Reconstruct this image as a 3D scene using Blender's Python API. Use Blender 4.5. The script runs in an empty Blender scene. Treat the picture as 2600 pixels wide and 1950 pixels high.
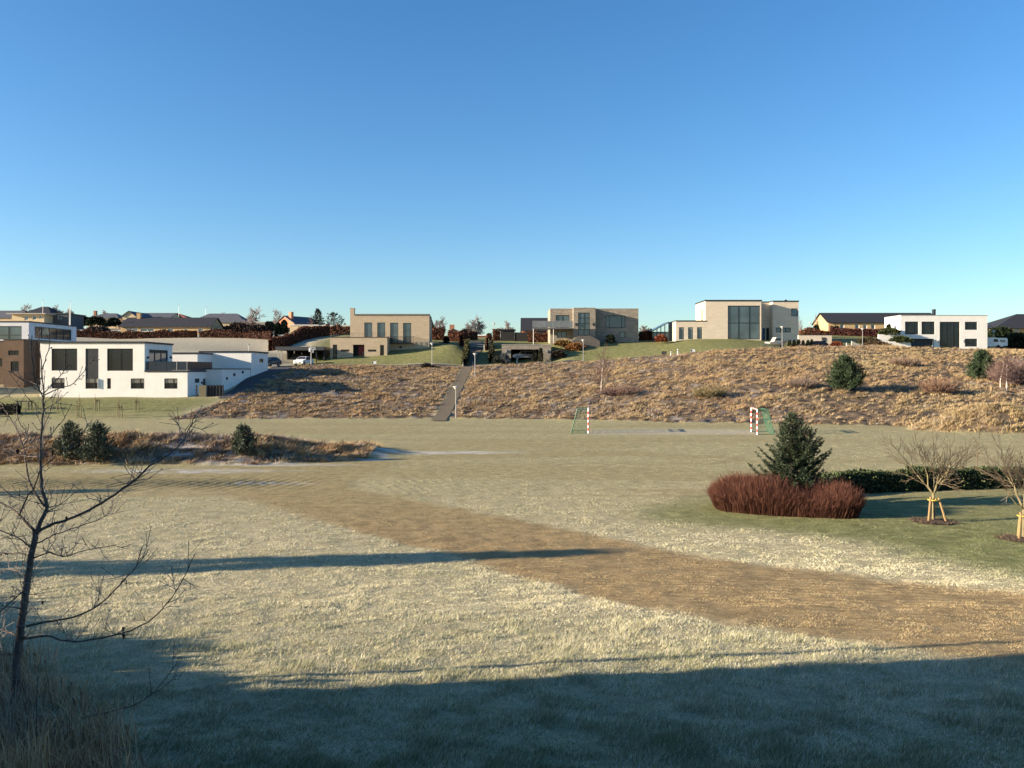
import bpy, math, random
import numpy as np
from math import radians, sin, cos, pi

# ------------------------------------------------------------------ camera, sky, sun, exposure
SC = bpy.context.scene
COL = SC.collection
F, CXP, HYP, EYE = 2105.0, 1300.0, 940.0, 5.2      # focal length (px of a 2600 px wide photo), principal column, horizon row, eye height
SUN_EL, SUN_AZ = 13.5, 12.0
cd = bpy.data.cameras.new('camera'); cam = bpy.data.objects.new('camera', cd); COL.objects.link(cam)
cam.location = (0, 0, EYE); cam.rotation_euler = (pi/2, 0, 0)
cd.sensor_width = 36.0; cd.lens = 36.0*F/2600.0; cd.shift_y = -(975-HYP)/2600.0
cd.clip_start = 0.1; cd.clip_end = 5000
SC.camera = cam
world = bpy.data.worlds.new("World"); SC.world = world; world.use_nodes = True
_nt = world.node_tree; _bg = _nt.nodes['Background']
_sk = _nt.nodes.new('ShaderNodeTexSky'); _sk.sky_type = 'NISHITA'; _sk.sun_disc = False
_sk.sun_elevation = radians(SUN_EL); _sk.sun_rotation = radians(270-SUN_AZ)
_sk.air_density = 1.0; _sk.dust_density = 0.5; _sk.ozone_density = 3.5; _sk.altitude = 0
_hs = _nt.nodes.new('ShaderNodeHueSaturation'); _hs.inputs['Saturation'].default_value = 1.18; _hs.inputs['Hue'].default_value = .503
_nt.links.new(_sk.outputs[0], _hs.inputs['Color']); _nt.links.new(_hs.outputs[0], _bg.inputs[0]); _bg.inputs[1].default_value = 0.076
sl = bpy.data.lights.new('sun', 'SUN'); so = bpy.data.objects.new('sun', sl); COL.objects.link(so)
sl.energy = 5.0; sl.angle = radians(0.5); sl.color = (1.0, 0.83, 0.62)
so.rotation_euler = (radians(90-SUN_EL), 0, radians(SUN_AZ-90))
SC.view_settings.view_transform = 'Standard'; SC.view_settings.look = 'None'
SC.view_settings.exposure = 1.6; SC.view_settings.gamma = 1.0

rnd = random.Random(7)
rng = np.random.default_rng(11)

# ------------------------------------------------------------------ helpers
def W(px, py, Y):
    return ((px-CXP)/F*Y, Y, EYE-(py-HYP)/F*Y)
def fx(px, Y): return (px-CXP)/F*Y
def fz(py, Y): return EYE-(py-HYP)/F*Y

def lin(c): return (c[0], c[1], c[2], 1)
MATS = {}
def mat(name, col, col2=None, scale=6.0, rough=0.85, spec=0.3, bump=0.0, stretch=(1, 1, 1), metal=0.0, detail=4, attr=None, lo=0.35, hi=0.65, bscale=None):
    if name in MATS: return MATS[name]
    m = bpy.data.materials.new(name); m.use_nodes = True; MATS[name] = m
    nt = m.node_tree; b = nt.nodes['Principled BSDF']
    b.inputs['Roughness'].default_value = rough
    b.inputs['Specular IOR Level'].default_value = spec
    b.inputs['Metallic'].default_value = metal
    tc = nt.nodes.new('ShaderNodeTexCoord'); mp = nt.nodes.new('ShaderNodeMapping'); mp.inputs['Scale'].default_value = stretch
    nt.links.new(tc.outputs['Object'], mp.inputs[0])
    no = nt.nodes.new('ShaderNodeTexNoise'); no.inputs['Scale'].default_value = scale; no.inputs['Detail'].default_value = detail
    nt.links.new(mp.outputs[0], no.inputs['Vector'])
    r = nt.nodes.new('ShaderNodeValToRGB'); nt.links.new(no.outputs['Fac'], r.inputs[0])
    col2 = col2 or tuple(c*0.8 for c in col)
    r.color_ramp.elements[0].position = lo; r.color_ramp.elements[0].color = lin(col2)
    r.color_ramp.elements[1].position = hi; r.color_ramp.elements[1].color = lin(col)
    out = r.outputs[0]
    if attr:
        at = nt.nodes.new('ShaderNodeAttribute'); at.attribute_name = 'Col'
        if attr == 'mul':
            mx = nt.nodes.new('ShaderNodeMix'); mx.data_type = 'RGBA'; mx.blend_type = 'MULTIPLY'; mx.inputs[0].default_value = 1
            nt.links.new(out, mx.inputs[6]); nt.links.new(at.outputs['Color'], mx.inputs[7]); out = mx.outputs[2]
        else:
            out = at.outputs['Color']
    nt.links.new(out, b.inputs['Base Color'])
    if bump:
        bn = nt.nodes.new('ShaderNodeTexNoise'); bn.inputs['Scale'].default_value = bscale or scale*3; bn.inputs['Detail'].default_value = 3
        nt.links.new(mp.outputs[0], bn.inputs['Vector'])
        bp = nt.nodes.new('ShaderNodeBump'); bp.inputs['Strength'].default_value = bump; bp.inputs['Distance'].default_value = 0.05
        nt.links.new(bn.outputs['Fac'], bp.inputs['Height']); nt.links.new(bp.outputs[0], b.inputs['Normal'])
    return m

def brick(name, c1, c2, mortar, bw=0.24, bh=0.07, bump=0.4):
    """brick courses on vertical walls, mapped on x+y and z"""
    if name in MATS: return MATS[name]
    m = bpy.data.materials.new(name); m.use_nodes = True; MATS[name] = m
    nt = m.node_tree; b = nt.nodes['Principled BSDF']; b.inputs['Roughness'].default_value = .9; b.inputs['Specular IOR Level'].default_value = .2
    tc = nt.nodes.new('ShaderNodeTexCoord'); sp = nt.nodes.new('ShaderNodeSeparateXYZ'); nt.links.new(tc.outputs['Object'], sp.inputs[0])
    ad = nt.nodes.new('ShaderNodeMath'); ad.operation = 'ADD'; nt.links.new(sp.outputs[0], ad.inputs[0]); nt.links.new(sp.outputs[1], ad.inputs[1])
    cb = nt.nodes.new('ShaderNodeCombineXYZ'); nt.links.new(ad.outputs[0], cb.inputs[0]); nt.links.new(sp.outputs[2], cb.inputs[1])
    br = nt.nodes.new('ShaderNodeTexBrick'); nt.links.new(cb.outputs[0], br.inputs['Vector'])
    br.inputs['Scale'].default_value = 1; br.inputs['Brick Width'].default_value = bw; br.inputs['Row Height'].default_value = bh
    br.inputs['Mortar Size'].default_value = .008
    br.inputs['Color1'].default_value = lin(c1); br.inputs['Color2'].default_value = lin(c2); br.inputs['Mortar'].default_value = lin(mortar)
    no = nt.nodes.new('ShaderNodeTexNoise'); no.inputs['Scale'].default_value = 1.3; no.inputs['Detail'].default_value = 6
    mp = nt.nodes.new('ShaderNodeMapping'); mp.inputs['Scale'].default_value = (.5, .5, 3); nt.links.new(tc.outputs['Object'], mp.inputs[0]); nt.links.new(mp.outputs[0], no.inputs['Vector'])
    mr = nt.nodes.new('ShaderNodeMapRange'); mr.inputs[1].default_value = .25; mr.inputs[2].default_value = .75; mr.inputs[3].default_value = .86; mr.inputs[4].default_value = 1.1
    nt.links.new(no.outputs['Fac'], mr.inputs[0])
    mx = nt.nodes.new('ShaderNodeMix'); mx.data_type = 'RGBA'; mx.blend_type = 'MULTIPLY'; mx.inputs[0].default_value = 1
    nt.links.new(br.outputs['Color'], mx.inputs[6]); nt.links.new(mr.outputs[0], mx.inputs[7])
    nt.links.new(mx.outputs[2], b.inputs['Base Color'])
    bp = nt.nodes.new('ShaderNodeBump'); bp.inputs['Strength'].default_value = bump; bp.inputs['Distance'].default_value = .01; bp.invert = True
    nt.links.new(br.outputs['Fac'], bp.inputs['Height']); nt.links.new(bp.outputs[0], b.inputs['Normal'])
    return m

def glass(name, col=(.012, .017, .022), rough=.04):
    if name in MATS: return MATS[name]
    m = mat(name, col, tuple(c*.5 for c in col), scale=.35, rough=min(rough, .05), spec=1.0, detail=2)
    return m

def tag(o, label=None, cat=None, group=None, kind=None):
    if label: o['label'] = label
    if cat: o['category'] = cat
    if group: o['group'] = group
    if kind: o['kind'] = kind
    return o

def T(name, label, cat, loc=(0, 0, 0), rz=0.0, group=None):
    o = bpy.data.objects.new(name, None); COL.objects.link(o)
    o.empty_display_size = .2
    o.location = loc; o.rotation_euler = (0, 0, rz)
    return tag(o, label, cat, group)

def rootloc(o):
    while o.parent: o = o.parent
    return o.location

class MB:
    """collects shapes, builds them as ONE mesh object"""
    def __init__(s): s.v = []; s.f = []; s.mi = []; s.cur = 0
    def add(s, vs, fs):
        b = len(s.v); s.v.extend(vs)
        for f in fs: s.f.append(tuple(i+b for i in f)); s.mi.append(s.cur)
    def quad(s, a, b, c, d): s.add([a, b, c, d], [(0, 1, 2, 3)])
    def box(s, x0, x1, y0, y1, z0, z1, fm=None):
        p = [(x0, y0, z0), (x1, y0, z0), (x1, y1, z0), (x0, y1, z0), (x0, y0, z1), (x1, y0, z1), (x1, y1, z1), (x0, y1, z1)]
        if fm: p = [fm(*q) for q in p]
        s.add(p, [(3, 2, 1, 0), (4, 5, 6, 7), (0, 1, 5, 4), (1, 2, 6, 5), (2, 3, 7, 6), (3, 0, 4, 7)])
    def prism(s, poly, y0, y1, axis='y'):
        """poly of (a,z), extruded along axis"""
        n = len(poly)
        if axis == 'y': vs = [(a, y0, z) for a, z in poly]+[(a, y1, z) for a, z in poly]
        elif axis == 'x': vs = [(y0, a, z) for a, z in poly]+[(y1, a, z) for a, z in poly]
        else: vs = [(a, z, y0) for a, z in poly]+[(a, z, y1) for a, z in poly]
        fs = [tuple(range(n)), tuple(range(2*n-1, n-1, -1))]
        for i in range(n):
            j = (i+1) % n; fs.append((i, i+n, j+n, j))
        s.add(vs, fs)
    def tube(s, pts, rad, n=6, cap=True):
        pts = [np.array(p, float) for p in pts]; m = len(pts)
        if not hasattr(rad, '__len__'): rad = [rad]*m
        vs = []
        ref = None
        for i in range(m):
            d = pts[min(i+1, m-1)]-pts[max(i-1, 0)]
            L = np.linalg.norm(d); d = d/L if L > 1e-9 else np.array((0, 0, 1.))
            if ref is None:
                ref = np.array((1., 0, 0)) if abs(d[0]) < .8 else np.array((0, 1., 0))
            u = np.cross(d, ref); L = np.linalg.norm(u)
            if L < 1e-6: u = np.cross(d, np.array((.3, .5, .8))); L = np.linalg.norm(u)
            u /= L; w = np.cross(d, u); ref = np.cross(u, d)
            for k in range(n):
                a = 2*pi*k/n; q = pts[i]+rad[i]*(cos(a)*u+sin(a)*w); vs.append(tuple(q))
        fs = []
        for i in range(m-1):
            for k in range(n):
                k2 = (k+1) % n; fs.append((i*n+k, i*n+k2, (i+1)*n+k2, (i+1)*n+k))
        if cap and n > 3: fs.append(tuple(range(n-1, -1, -1))); fs.append(tuple((m-1)*n+k for k in range(n)))
        s.add(vs, fs)
    def build(s, name, m, parent=None, world=False, smooth=False, label=None):
        me = bpy.data.meshes.new(name)
        v = s.v
        if world and parent is not None:
            l = rootloc(parent); v = [(a-l.x, b-l.y, c-l.z) for a, b, c in v]
        me.from_pydata(v, [], s.f)
        ms = m if isinstance(m, (list, tuple)) else [m]
        for q in ms: me.materials.append(q)
        if len(ms) > 1: me.polygons.foreach_set('material_index', s.mi)
        if smooth: me.polygons.foreach_set('use_smooth', [True]*len(me.polygons))
        me.update()
        o = bpy.data.objects.new(name, me); COL.objects.link(o)
        if parent is not None: o.parent = parent
        if label: o['label'] = label
        return o

def np_mesh(name, V, k, m, parent=None, colv=None, smooth=False, world=False):
    """V (N*k,3): N faces of k own vertices each; colv (N,3) per face"""
    V = np.asarray(V, np.float32).reshape(-1, 3); n = len(V)//k
    if world and parent is not None:
        l = rootloc(parent); V = V-np.array((l.x, l.y, l.z), np.float32)
    me = bpy.data.meshes.new(name)
    me.vertices.add(len(V)); me.vertices.foreach_set('co', V.ravel())
    me.loops.add(n*k); me.loops.foreach_set('vertex_index', np.arange(n*k, dtype=np.int32))
    me.polygons.add(n); me.polygons.foreach_set('loop_start', np.arange(0, n*k, k, dtype=np.int32))
    me.update(calc_edges=True)
    if colv is not None:
        a = me.color_attributes.new('Col', 'FLOAT_COLOR', 'POINT')
        c = np.ones((len(V), 4), np.float32); c[:, :3] = np.repeat(np.asarray(colv, np.float32), k, axis=0)
        a.data.foreach_set('color', c.ravel())
    me.materials.append(m)
    o = bpy.data.objects.new(name, me); COL.objects.link(o)
    if parent is not None: o.parent = parent
    return o

def copy_tree(o, parent=None):
    c = o.copy(); COL.objects.link(c)
    if parent is not None: c.parent = parent
    for ch in list(o.children): copy_tree(ch, c)
    return c

def _hash(ix, iy, seed):
    h = (ix.astype(np.int64)*374761393+iy.astype(np.int64)*668265263+seed*974634) & 0xffffffff
    h = ((h ^ (h >> 13))*1274126177) & 0xffffffff
    return ((h ^ (h >> 16)) & 0xffff)/65535.0
def vnoise(x, y, seed=0):
    ix = np.floor(x); iy = np.floor(y); u = x-ix; v = y-iy
    u = u*u*(3-2*u); v = v*v*(3-2*v); ix = ix.astype(np.int64); iy = iy.astype(np.int64)
    return (_hash(ix, iy, seed)*(1-u)+_hash(ix+1, iy, seed)*u)*(1-v)+(_hash(ix, iy+1, seed)*(1-u)+_hash(ix+1, iy+1, seed)*u)*v
def fbm(x, y, seed=0, o=3):
    t = 0; a = .5
    for k in range(o): t = t+a*vnoise(x*2**k, y*2**k, seed+k*17); a *= .5
    return t/(1-.5**o)

# ------------------------------------------------------------------ terrain
CP = []                                             # control points X, Y, Z
for Y, Z in [(-60, 3.2), (-25, 3.0), (-8, 2.9), (0, 2.75), (4, 2.4), (6, 2.07), (8, 1.75), (10, 1.48), (12, 1.2), (14, .97), (16, .75), (20, .4), (25, .14), (30, .02), (38, 0), (48, 0), (60, 0)]:
    for t in (-1.1, -.55, 0, .55, 1.1):
        CP.append((t*max(Y, 12)*.9+(0), Y, Z))
for px in (-300, 100, 420, 700, 950, 1120, 1400, 1700, 2000, 2300, 2600, 2900):
    CP.append((fx(px, 72), 72, 0))
foot = [(430, 85.5), (700, 86.9), (950, 86.9), (1120, 88.3), (1400, 86.2), (1700, 81), (2000, 78.5), (2300, 76.5), (2600, 76.5), (2900, 76.5)]
for px, Y in foot:
    CP.append((fx(px, Y), Y-2.5, 0)); CP.append((fx(px, Y), Y, .12))
top = [(760, 928, 134), (900, 928, 136), (1000, 929, 136), (1180, 932, 136), (1300, 926, 136), (1400, 922, 135), (1500, 919, 134), (1600, 910, 133), (1700, 903, 133), (1800, 893, 133),
       (1950, 886, 134), (2050, 882, 136), (2150, 880, 138), (2300, 881, 142), (2400, 885, 144), (2500, 888, 146), (2600, 890, 146), (2800, 890, 146)]
for px, py, Y in top:
    a = W(px, py, Y); CP.append(a); CP.append((a[0], a[1]+4, a[2]+.02))
# the slope itself, half way
for i in range(len(top)):
    px, py, Y = top[i]; zt = fz(py, Y); Yf = np.interp(px, [f[0] for f in foot], [f[1] for f in foot])
    for t in (.33, .67):
        Ym = Yf+(Y-Yf)*t; CP.append((fx(px, Ym), Ym, zt*(t+.04)))
for px, py, Y in [
    (900, 908, 146), (983, 900, 147), (1080, 891, 148), (1160, 877, 150), (850, 916, 144), (760, 925, 144), (705, 930, 140), (790, 868, 160), (840, 872, 160), (880, 850, 170),
    (1190, 890, 150), (1215, 890, 152), (1245, 885, 152), (1200, 872, 160),
    (450, 863, 172), (600, 863, 172), (300, 862, 175), (560, 900, 140), (660, 894, 150), (680, 893, 160), (150, 862, 160), (0, 866, 160), (-250, 866, 160),
    (100, 1008, 99.5), (300, 1008, 99.5), (476, 1009, 99.5), (-150, 1010, 99.5), (300, 1003, 108), (60, 985, 108), (-60, 980, 108), (40, 960, 116), (-200, 975, 112),
    (588, 994, 105), (632, 963, 115), (690, 940, 126), (735, 931, 133), (480, 1000, 108), (520, 960, 118), (420, 920, 128), (200, 930, 125), (620, 1005, 100), (560, 1030, 94),
    (1500, 868, 152), (1620, 868, 152), (1420, 870, 153), (1700, 868, 152), (1290, 921, 142), (1400, 918, 141), (1390, 872, 158), (1300, 870, 160), (1440, 905, 141), (1470, 890, 145),
    (1740, 863, 149), (1860, 862, 149), (1930, 866, 149), (1975, 868, 150), (2020, 870, 150), (1985, 885, 141), (2030, 888.5, 141), (2066, 889.5, 141.5), (2095, 888.5, 141.5), (2050, 884, 145), (2110, 879, 146),
    (2290, 886, 153.5), (2400, 886, 153.5), (2500, 888, 153.5), (2245, 868, 158), (2200, 874, 150), (2150, 870, 156), (2600, 885, 165),
    (0, 845, 190), (300, 845, 188), (480, 845, 188), (620, 848, 188), (760, 848, 190), (880, 850, 188), (1000, 852, 180), (1180, 858, 178), (1300, 860, 178), (1500, 862, 178), (1700, 860, 178), (1900, 850, 185), (2100, 840, 185), (2250, 842, 185), (2450, 850, 185), (2650, 850, 190), (2900, 850, 190), (-250, 845, 190),
    (0, 832, 235), (400, 835, 235), (700, 838, 225), (1100, 852, 225), (1500, 862, 225), (2000, 852, 235), (2500, 848, 235), (-300, 832, 235), (2900, 848, 235),
    (0, 838, 330), (650, 846, 330), (1300, 868, 330), (2000, 860, 330), (2700, 855, 330), (0, 865, 700), (1300, 875, 700), (2600, 870, 700)]:
    CP.append(W(px, py, Y))
for px in (-250, 60, 200, 330, 420):
    CP.append((fx(px, 86), 86, .12)); CP.append((fx(px, 92), 92, .95))
CP = np.array(CP, float)
def _key(A, B):
    d2 = ((A[:, None, :2]-B[None, :, :2])**2)
    return np.sqrt(d2.sum(-1)+4.0)
_n = len(CP); _A = np.zeros((_n+3, _n+3)); _A[:_n, :_n] = -_key(CP, CP)-np.eye(_n)*(-0.15)
_A[:_n, _n] = 1; _A[:_n, _n+1:] = CP[:, :2]; _A[_n, :_n] = 1; _A[_n+1:, :_n] = CP[:, :2].T
_w = np.linalg.solve(_A, np.concatenate([CP[:, 2], np.zeros(3)]))
def rbf(x, y):
    x = np.asarray(x, float).ravel(); y = np.asarray(y, float).ravel(); out = np.empty(len(x))
    for i in range(0, len(x), 20000):
        P = np.stack([x[i:i+20000], y[i:i+20000]], 1)
        out[i:i+20000] = -_key(P, CP)@_w[:_n]+_w[_n]+P@_w[_n+1:]
    return out
_gx = np.arange(-130, 150.1, .5); _gy = np.arange(0, 160.1, .5)
_GX, _GY = np.meshgrid(_gx, _gy); _GZ = rbf(_GX, _GY).reshape(_GX.shape)
def rbf_fast(x, y):
    out = np.empty(len(x)); k = (x > -129.9) & (x < 149.9) & (y > .01) & (y < 159.9)
    a = (x[k]+130)/.5; b = y[k]/.5; i = a.astype(int); j = b.astype(int); u = a-i; v = b-j
    out[k] = (_GZ[j, i]*(1-u)+_GZ[j, i+1]*u)*(1-v)+(_GZ[j+1, i]*(1-u)+_GZ[j+1, i+1]*u)*v
    if (~k).any(): out[~k] = rbf(x[~k], y[~k])
    return out
def seg_dist(x, y, pts):
    best = np.full(len(x), 1e9)
    for (ax, ay), (bx, by) in zip(pts[:-1], pts[1:]):
        dx, dy = bx-ax, by-ay; t = np.clip(((x-ax)*dx+(y-ay)*dy)/(dx*dx+dy*dy), 0, 1)
        best = np.minimum(best, np.hypot(x-ax-t*dx, y-ay-t*dy))
    return best
BERM = [(-60, 51), (-45, 50), (-24, 49.2), (-15, 49.6), (-10.4, 51.6)]
def berm_h(x, y):
    d = seg_dist(x, y, BERM); return np.where(d < 4.6, 1.22*(.5+.5*np.cos(pi*np.minimum(d, 4.6)/4.6)), 0)*np.clip((-(x+9.0))/6.0, .45, 1)
def mound_h(x, y):
    d = np.hypot((x-42.0)/7.2, (y-72.5)/4.6); return np.where(d < 1, 2.15*(.5+.5*np.cos(pi*np.minimum(d, 1)))**.7, 0)
def base_h(x, y):
    x = np.asarray(x, float).ravel(); y = np.asarray(y, float).ravel()
    z = rbf_fast(x, y)
    fl = (y > 30) & (y < 74)
    k = np.clip((y-26)/8, 0, 1)*np.clip((80-y)/6, 0, 1)        # the playing field is level
    z = z*(1-k)+0.0*k
    return z+berm_h(x, y)+mound_h(x, y)
def gz(x, y): return float(base_h([x], [y])[0])
def G(px, py, ymin=3.0, ymax=400.0):
    """ground point seen at a photo pixel"""
    Y = np.geomspace(ymin, ymax, 1500); X = (px-CXP)/F*Y; Z = EYE-(py-HYP)/F*Y
    d = Z-base_h(X, Y); i = int(np.argmax(d < 0))
    if d[i] >= 0: i = len(Y)-1
    return X[i], Y[i]
def GP(pts): return [G(*p) for p in pts]
def pip(x, y, poly):
    ins = np.zeros(len(x), bool); n = len(poly)
    for i in range(n):
        x0, y0 = poly[i]; x1, y1 = poly[(i+1) % n]
        if y0 == y1: continue
        c = ((y0 > y) != (y1 > y)) & (x < (x1-x0)*(y-y0)/(y1-y0)+x0); ins ^= c
    return ins

POLY_BROWN = GP([(-500, 1216), (0, 1211), (180, 1206), (400, 1192), (650, 1180), (900, 1168), (1010, 1166), (1010, 1178), (930, 1205), (885, 1228), (920, 1248), (1000, 1262), (1150, 1290), (1300, 1318), (1450, 1348), (1600, 1382), (1800, 1420), (2000, 1442), (2300, 1480), (2600, 1505), (3000, 1540),
                 (3000, 1740), (2600, 1690), (2250, 1636), (2000, 1606), (1850, 1580), (1560, 1530), (1300, 1458), (1150, 1410), (1000, 1375), (800, 1320), (650, 1275), (560, 1252), (400, 1243), (200, 1243), (0, 1250), (-500, 1255)])
POLY_GREEN = GP([(1640, 1292), (1780, 1262), (1900, 1262), (2180, 1262), (2400, 1250), (2600, 1240), (3000, 1230), (3000, 1530), (2600, 1462), (2350, 1410), (2150, 1375), (1950, 1352), (1780, 1335), (1650, 1315)])
POLY_TAN = GP([(1000, 1160), (1200, 1150), (1600, 1148), (1900, 1160), (1900, 1168), (1600, 1160), (1200, 1164), (1000, 1172)])
POLY_WLAWN = GP([(-400, 1062), (0, 1062), (200, 1064), (415, 1064), (500, 1035), (585, 1012), (470, 1009), (-400, 1004)])
POLY_OLIVE = GP([(880, 1082), (1100, 1072), (1400, 1078), (1900, 1085), (2350, 1090), (2350, 1112), (1900, 1110), (1300, 1130), (950, 1120)])
POLY_GREYP = GP([(1500, 1092), (1700, 1089), (1930, 1092), (1930, 1104), (1700, 1103), (1500, 1103)])
POLY_PALE = GP([(900, 1226), (960, 1205), (1100, 1200), (1300, 1205), (1420, 1225), (1300, 1262), (1130, 1272), (980, 1248)])
_tx = [fx(p, Y) for p, _, Y in top]; _tY = [Y for _, _, Y in top]
POLY_ROUGH = [G(420, 1066)]+[(fx(p, Y), Y) for p, Y in foot[1:]]+[(fx(3300, 76.5), 76.5), (fx(3300, 146), 146)]+[(a, b+1) for a, b in zip(_tx[::-1], _tY[::-1])]+[G(700, 952), G(640, 985), G(588, 1012)]
PATH_C = [G(1112, 1070), (fx(1120, 88.5), 88.5), G(1138, 1030), G(1160, 985), G(1178, 950), (fx(1188, 136), 136), (fx(1190, 139), 139)]
FROST = [(G(1010, 1147), 4.5, .7), (G(1120, 1149), 5.5, .6), (G(1230, 1151), 3.0, .5), (G(660, 1227), 1.6, .6), (G(740, 1228), 1.2, .4), (G(980, 1166), .8, .4),
         (G(480, 1196), 6.0, .55), (G(700, 1180), 4.5, .6), (G(850, 1166), 3.5, .6)]

def rough_mask(x, y):
    m = pip(x, y, POLY_ROUGH).astype(float)
    m *= np.clip((seg_dist(x, y, PATH_C)-.62-.3*vnoise(x*1.3, y*1.3, 14))/.4, 0, 1)
    m = np.maximum(m, np.clip((4.3-seg_dist(x, y, BERM))/.6, 0, 1)*(x < -8.6))
    d = np.hypot((x-42.0)/7.2, (y-72.5)/4.6); m = np.maximum(m, np.clip((1.0-d)/.12, 0, 1))
    return m
def zone_masks(x, y):
    j = 0.3*(vnoise(x*1.7, y*1.7, 3)-.5)+.35*(vnoise(x*5, y*5, 4)-.5)
    def soft_in(poly, w, nz):
        d = seg_dist(x, y, list(poly)+[poly[0]])*np.where(pip(x, y, poly), 1, -1); t = np.clip(.5+(d+nz)/(2*w), 0, 1); return t*t*(3-2*t)
    wid = np.where(x*.45+30.5 < y, .6, .25)+np.clip((x-2)*.06, 0, .6)
    brown = soft_in(POLY_BROWN, wid, j)
    j2 = 2.0*(vnoise(x*.5, y*.5, 5)-.5)+.7*(vnoise(x*2, y*2, 6)-.5)
    green = soft_in(POLY_GREEN, 1.6, .5*j2)
    olive = pip(x+2*j2, y+2*j2, POLY_OLIVE).astype(float)
    wl = pip(x+j, y+j, POLY_WLAWN).astype(float)
    tan = pip(x+j2, y+.4*j2, POLY_TAN).astype(float)*.8
    tan = np.maximum(tan, .6*np.clip((fbm(x*.06, y*.5, 21)-.5)*7, 0, 1)*(y > 34)*(y < 84))
    brown = np.maximum(brown, tan)
    # gardens on the hill are green, the old field behind the white house is pale
    up = (y > np.interp(x, _tx, _tY)+2).astype(float)*(x > -40)
    field = ((x < -38) & (y > 128)).astype(float)
    g2 = np.maximum(np.maximum(olive*.55, 0), 0)
    g2 = np.maximum(g2, .62*np.clip((y-24)/18, 0, 1)*(y < 90))
    green = np.maximum(green, np.maximum(wl*.95, up*(1-field)*.95))
    grey = pip(x+j2*.5, y+j2*.2, POLY_GREYP).astype(float)*.75
    grey = np.maximum(grey, field*.85)
    fr = np.zeros(len(x))
    for (a, b), r, s in FROST:
        d = np.hypot((x-a)/r, (y-b)/(r*.16+.12)); fr = np.maximum(fr, s*np.clip(1.2-d, 0, 1)*(.2+1.3*np.clip(fbm(x*1.6, y*3.5, 9)*2.6-.85, 0, 1)))
    bm = np.clip((4.3-seg_dist(x, y, BERM))/.6, 0, 1); fr = np.maximum(fr, .6*bm*np.clip(fbm(x*1.1, y*2.2, 19)*6-3.5, 0, 1))
    hl = (y > 76)*(x < 30)*pip(x, y, POLY_ROUGH); fr = np.maximum(fr, .25*hl*np.clip(fbm(x*.9, y*1.2, 23)*6-3.6, 0, 1)*(y < 135))
    return brown, green, g2, grey, fr

def micro(x, y, rm):
    z = .035*(fbm(x*1.3, y*1.3, 31)-.5)*np.clip(y/8, .5, 1)+.045*(fbm(x*2.3, y*2.3, 33, 2)-.5)*np.clip((34-y)/10, 0, 1)
    hump = fbm(x*.75, y*.75, 41, 3); hump = np.abs(hump-.5)*2
    z = z+rm*((.34*(fbm(x*.62, y*.62, 42, 3)-.45)+.30*hump-.06))
    # tyre ridges in the pale patch and drill rows at the left
    rid = pip(x, y, POLY_PALE).astype(float)
    z = z+rid*.024*np.sin((x*.93+y*.36+.25*vnoise(x*.6, y*.6, 8))*2*pi/.44)*np.clip(fbm(x*.4, y*.4, 51)*2.4-.7, 0, 1)
    rows = np.clip((-8-x)/4, 0, 1)*np.clip(1-np.abs(y-38.2)/2.6, 0, 1)
    z = z+rows*.05*np.sin((x*.97-y*.2)*2*pi/.5)
    return z
def full_h(x, y):
    x = np.asarray(x, float).ravel(); y = np.asarray(y, float).ravel()
    return base_h(x, y)+micro(x, y, rough_mask(x, y))

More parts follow.
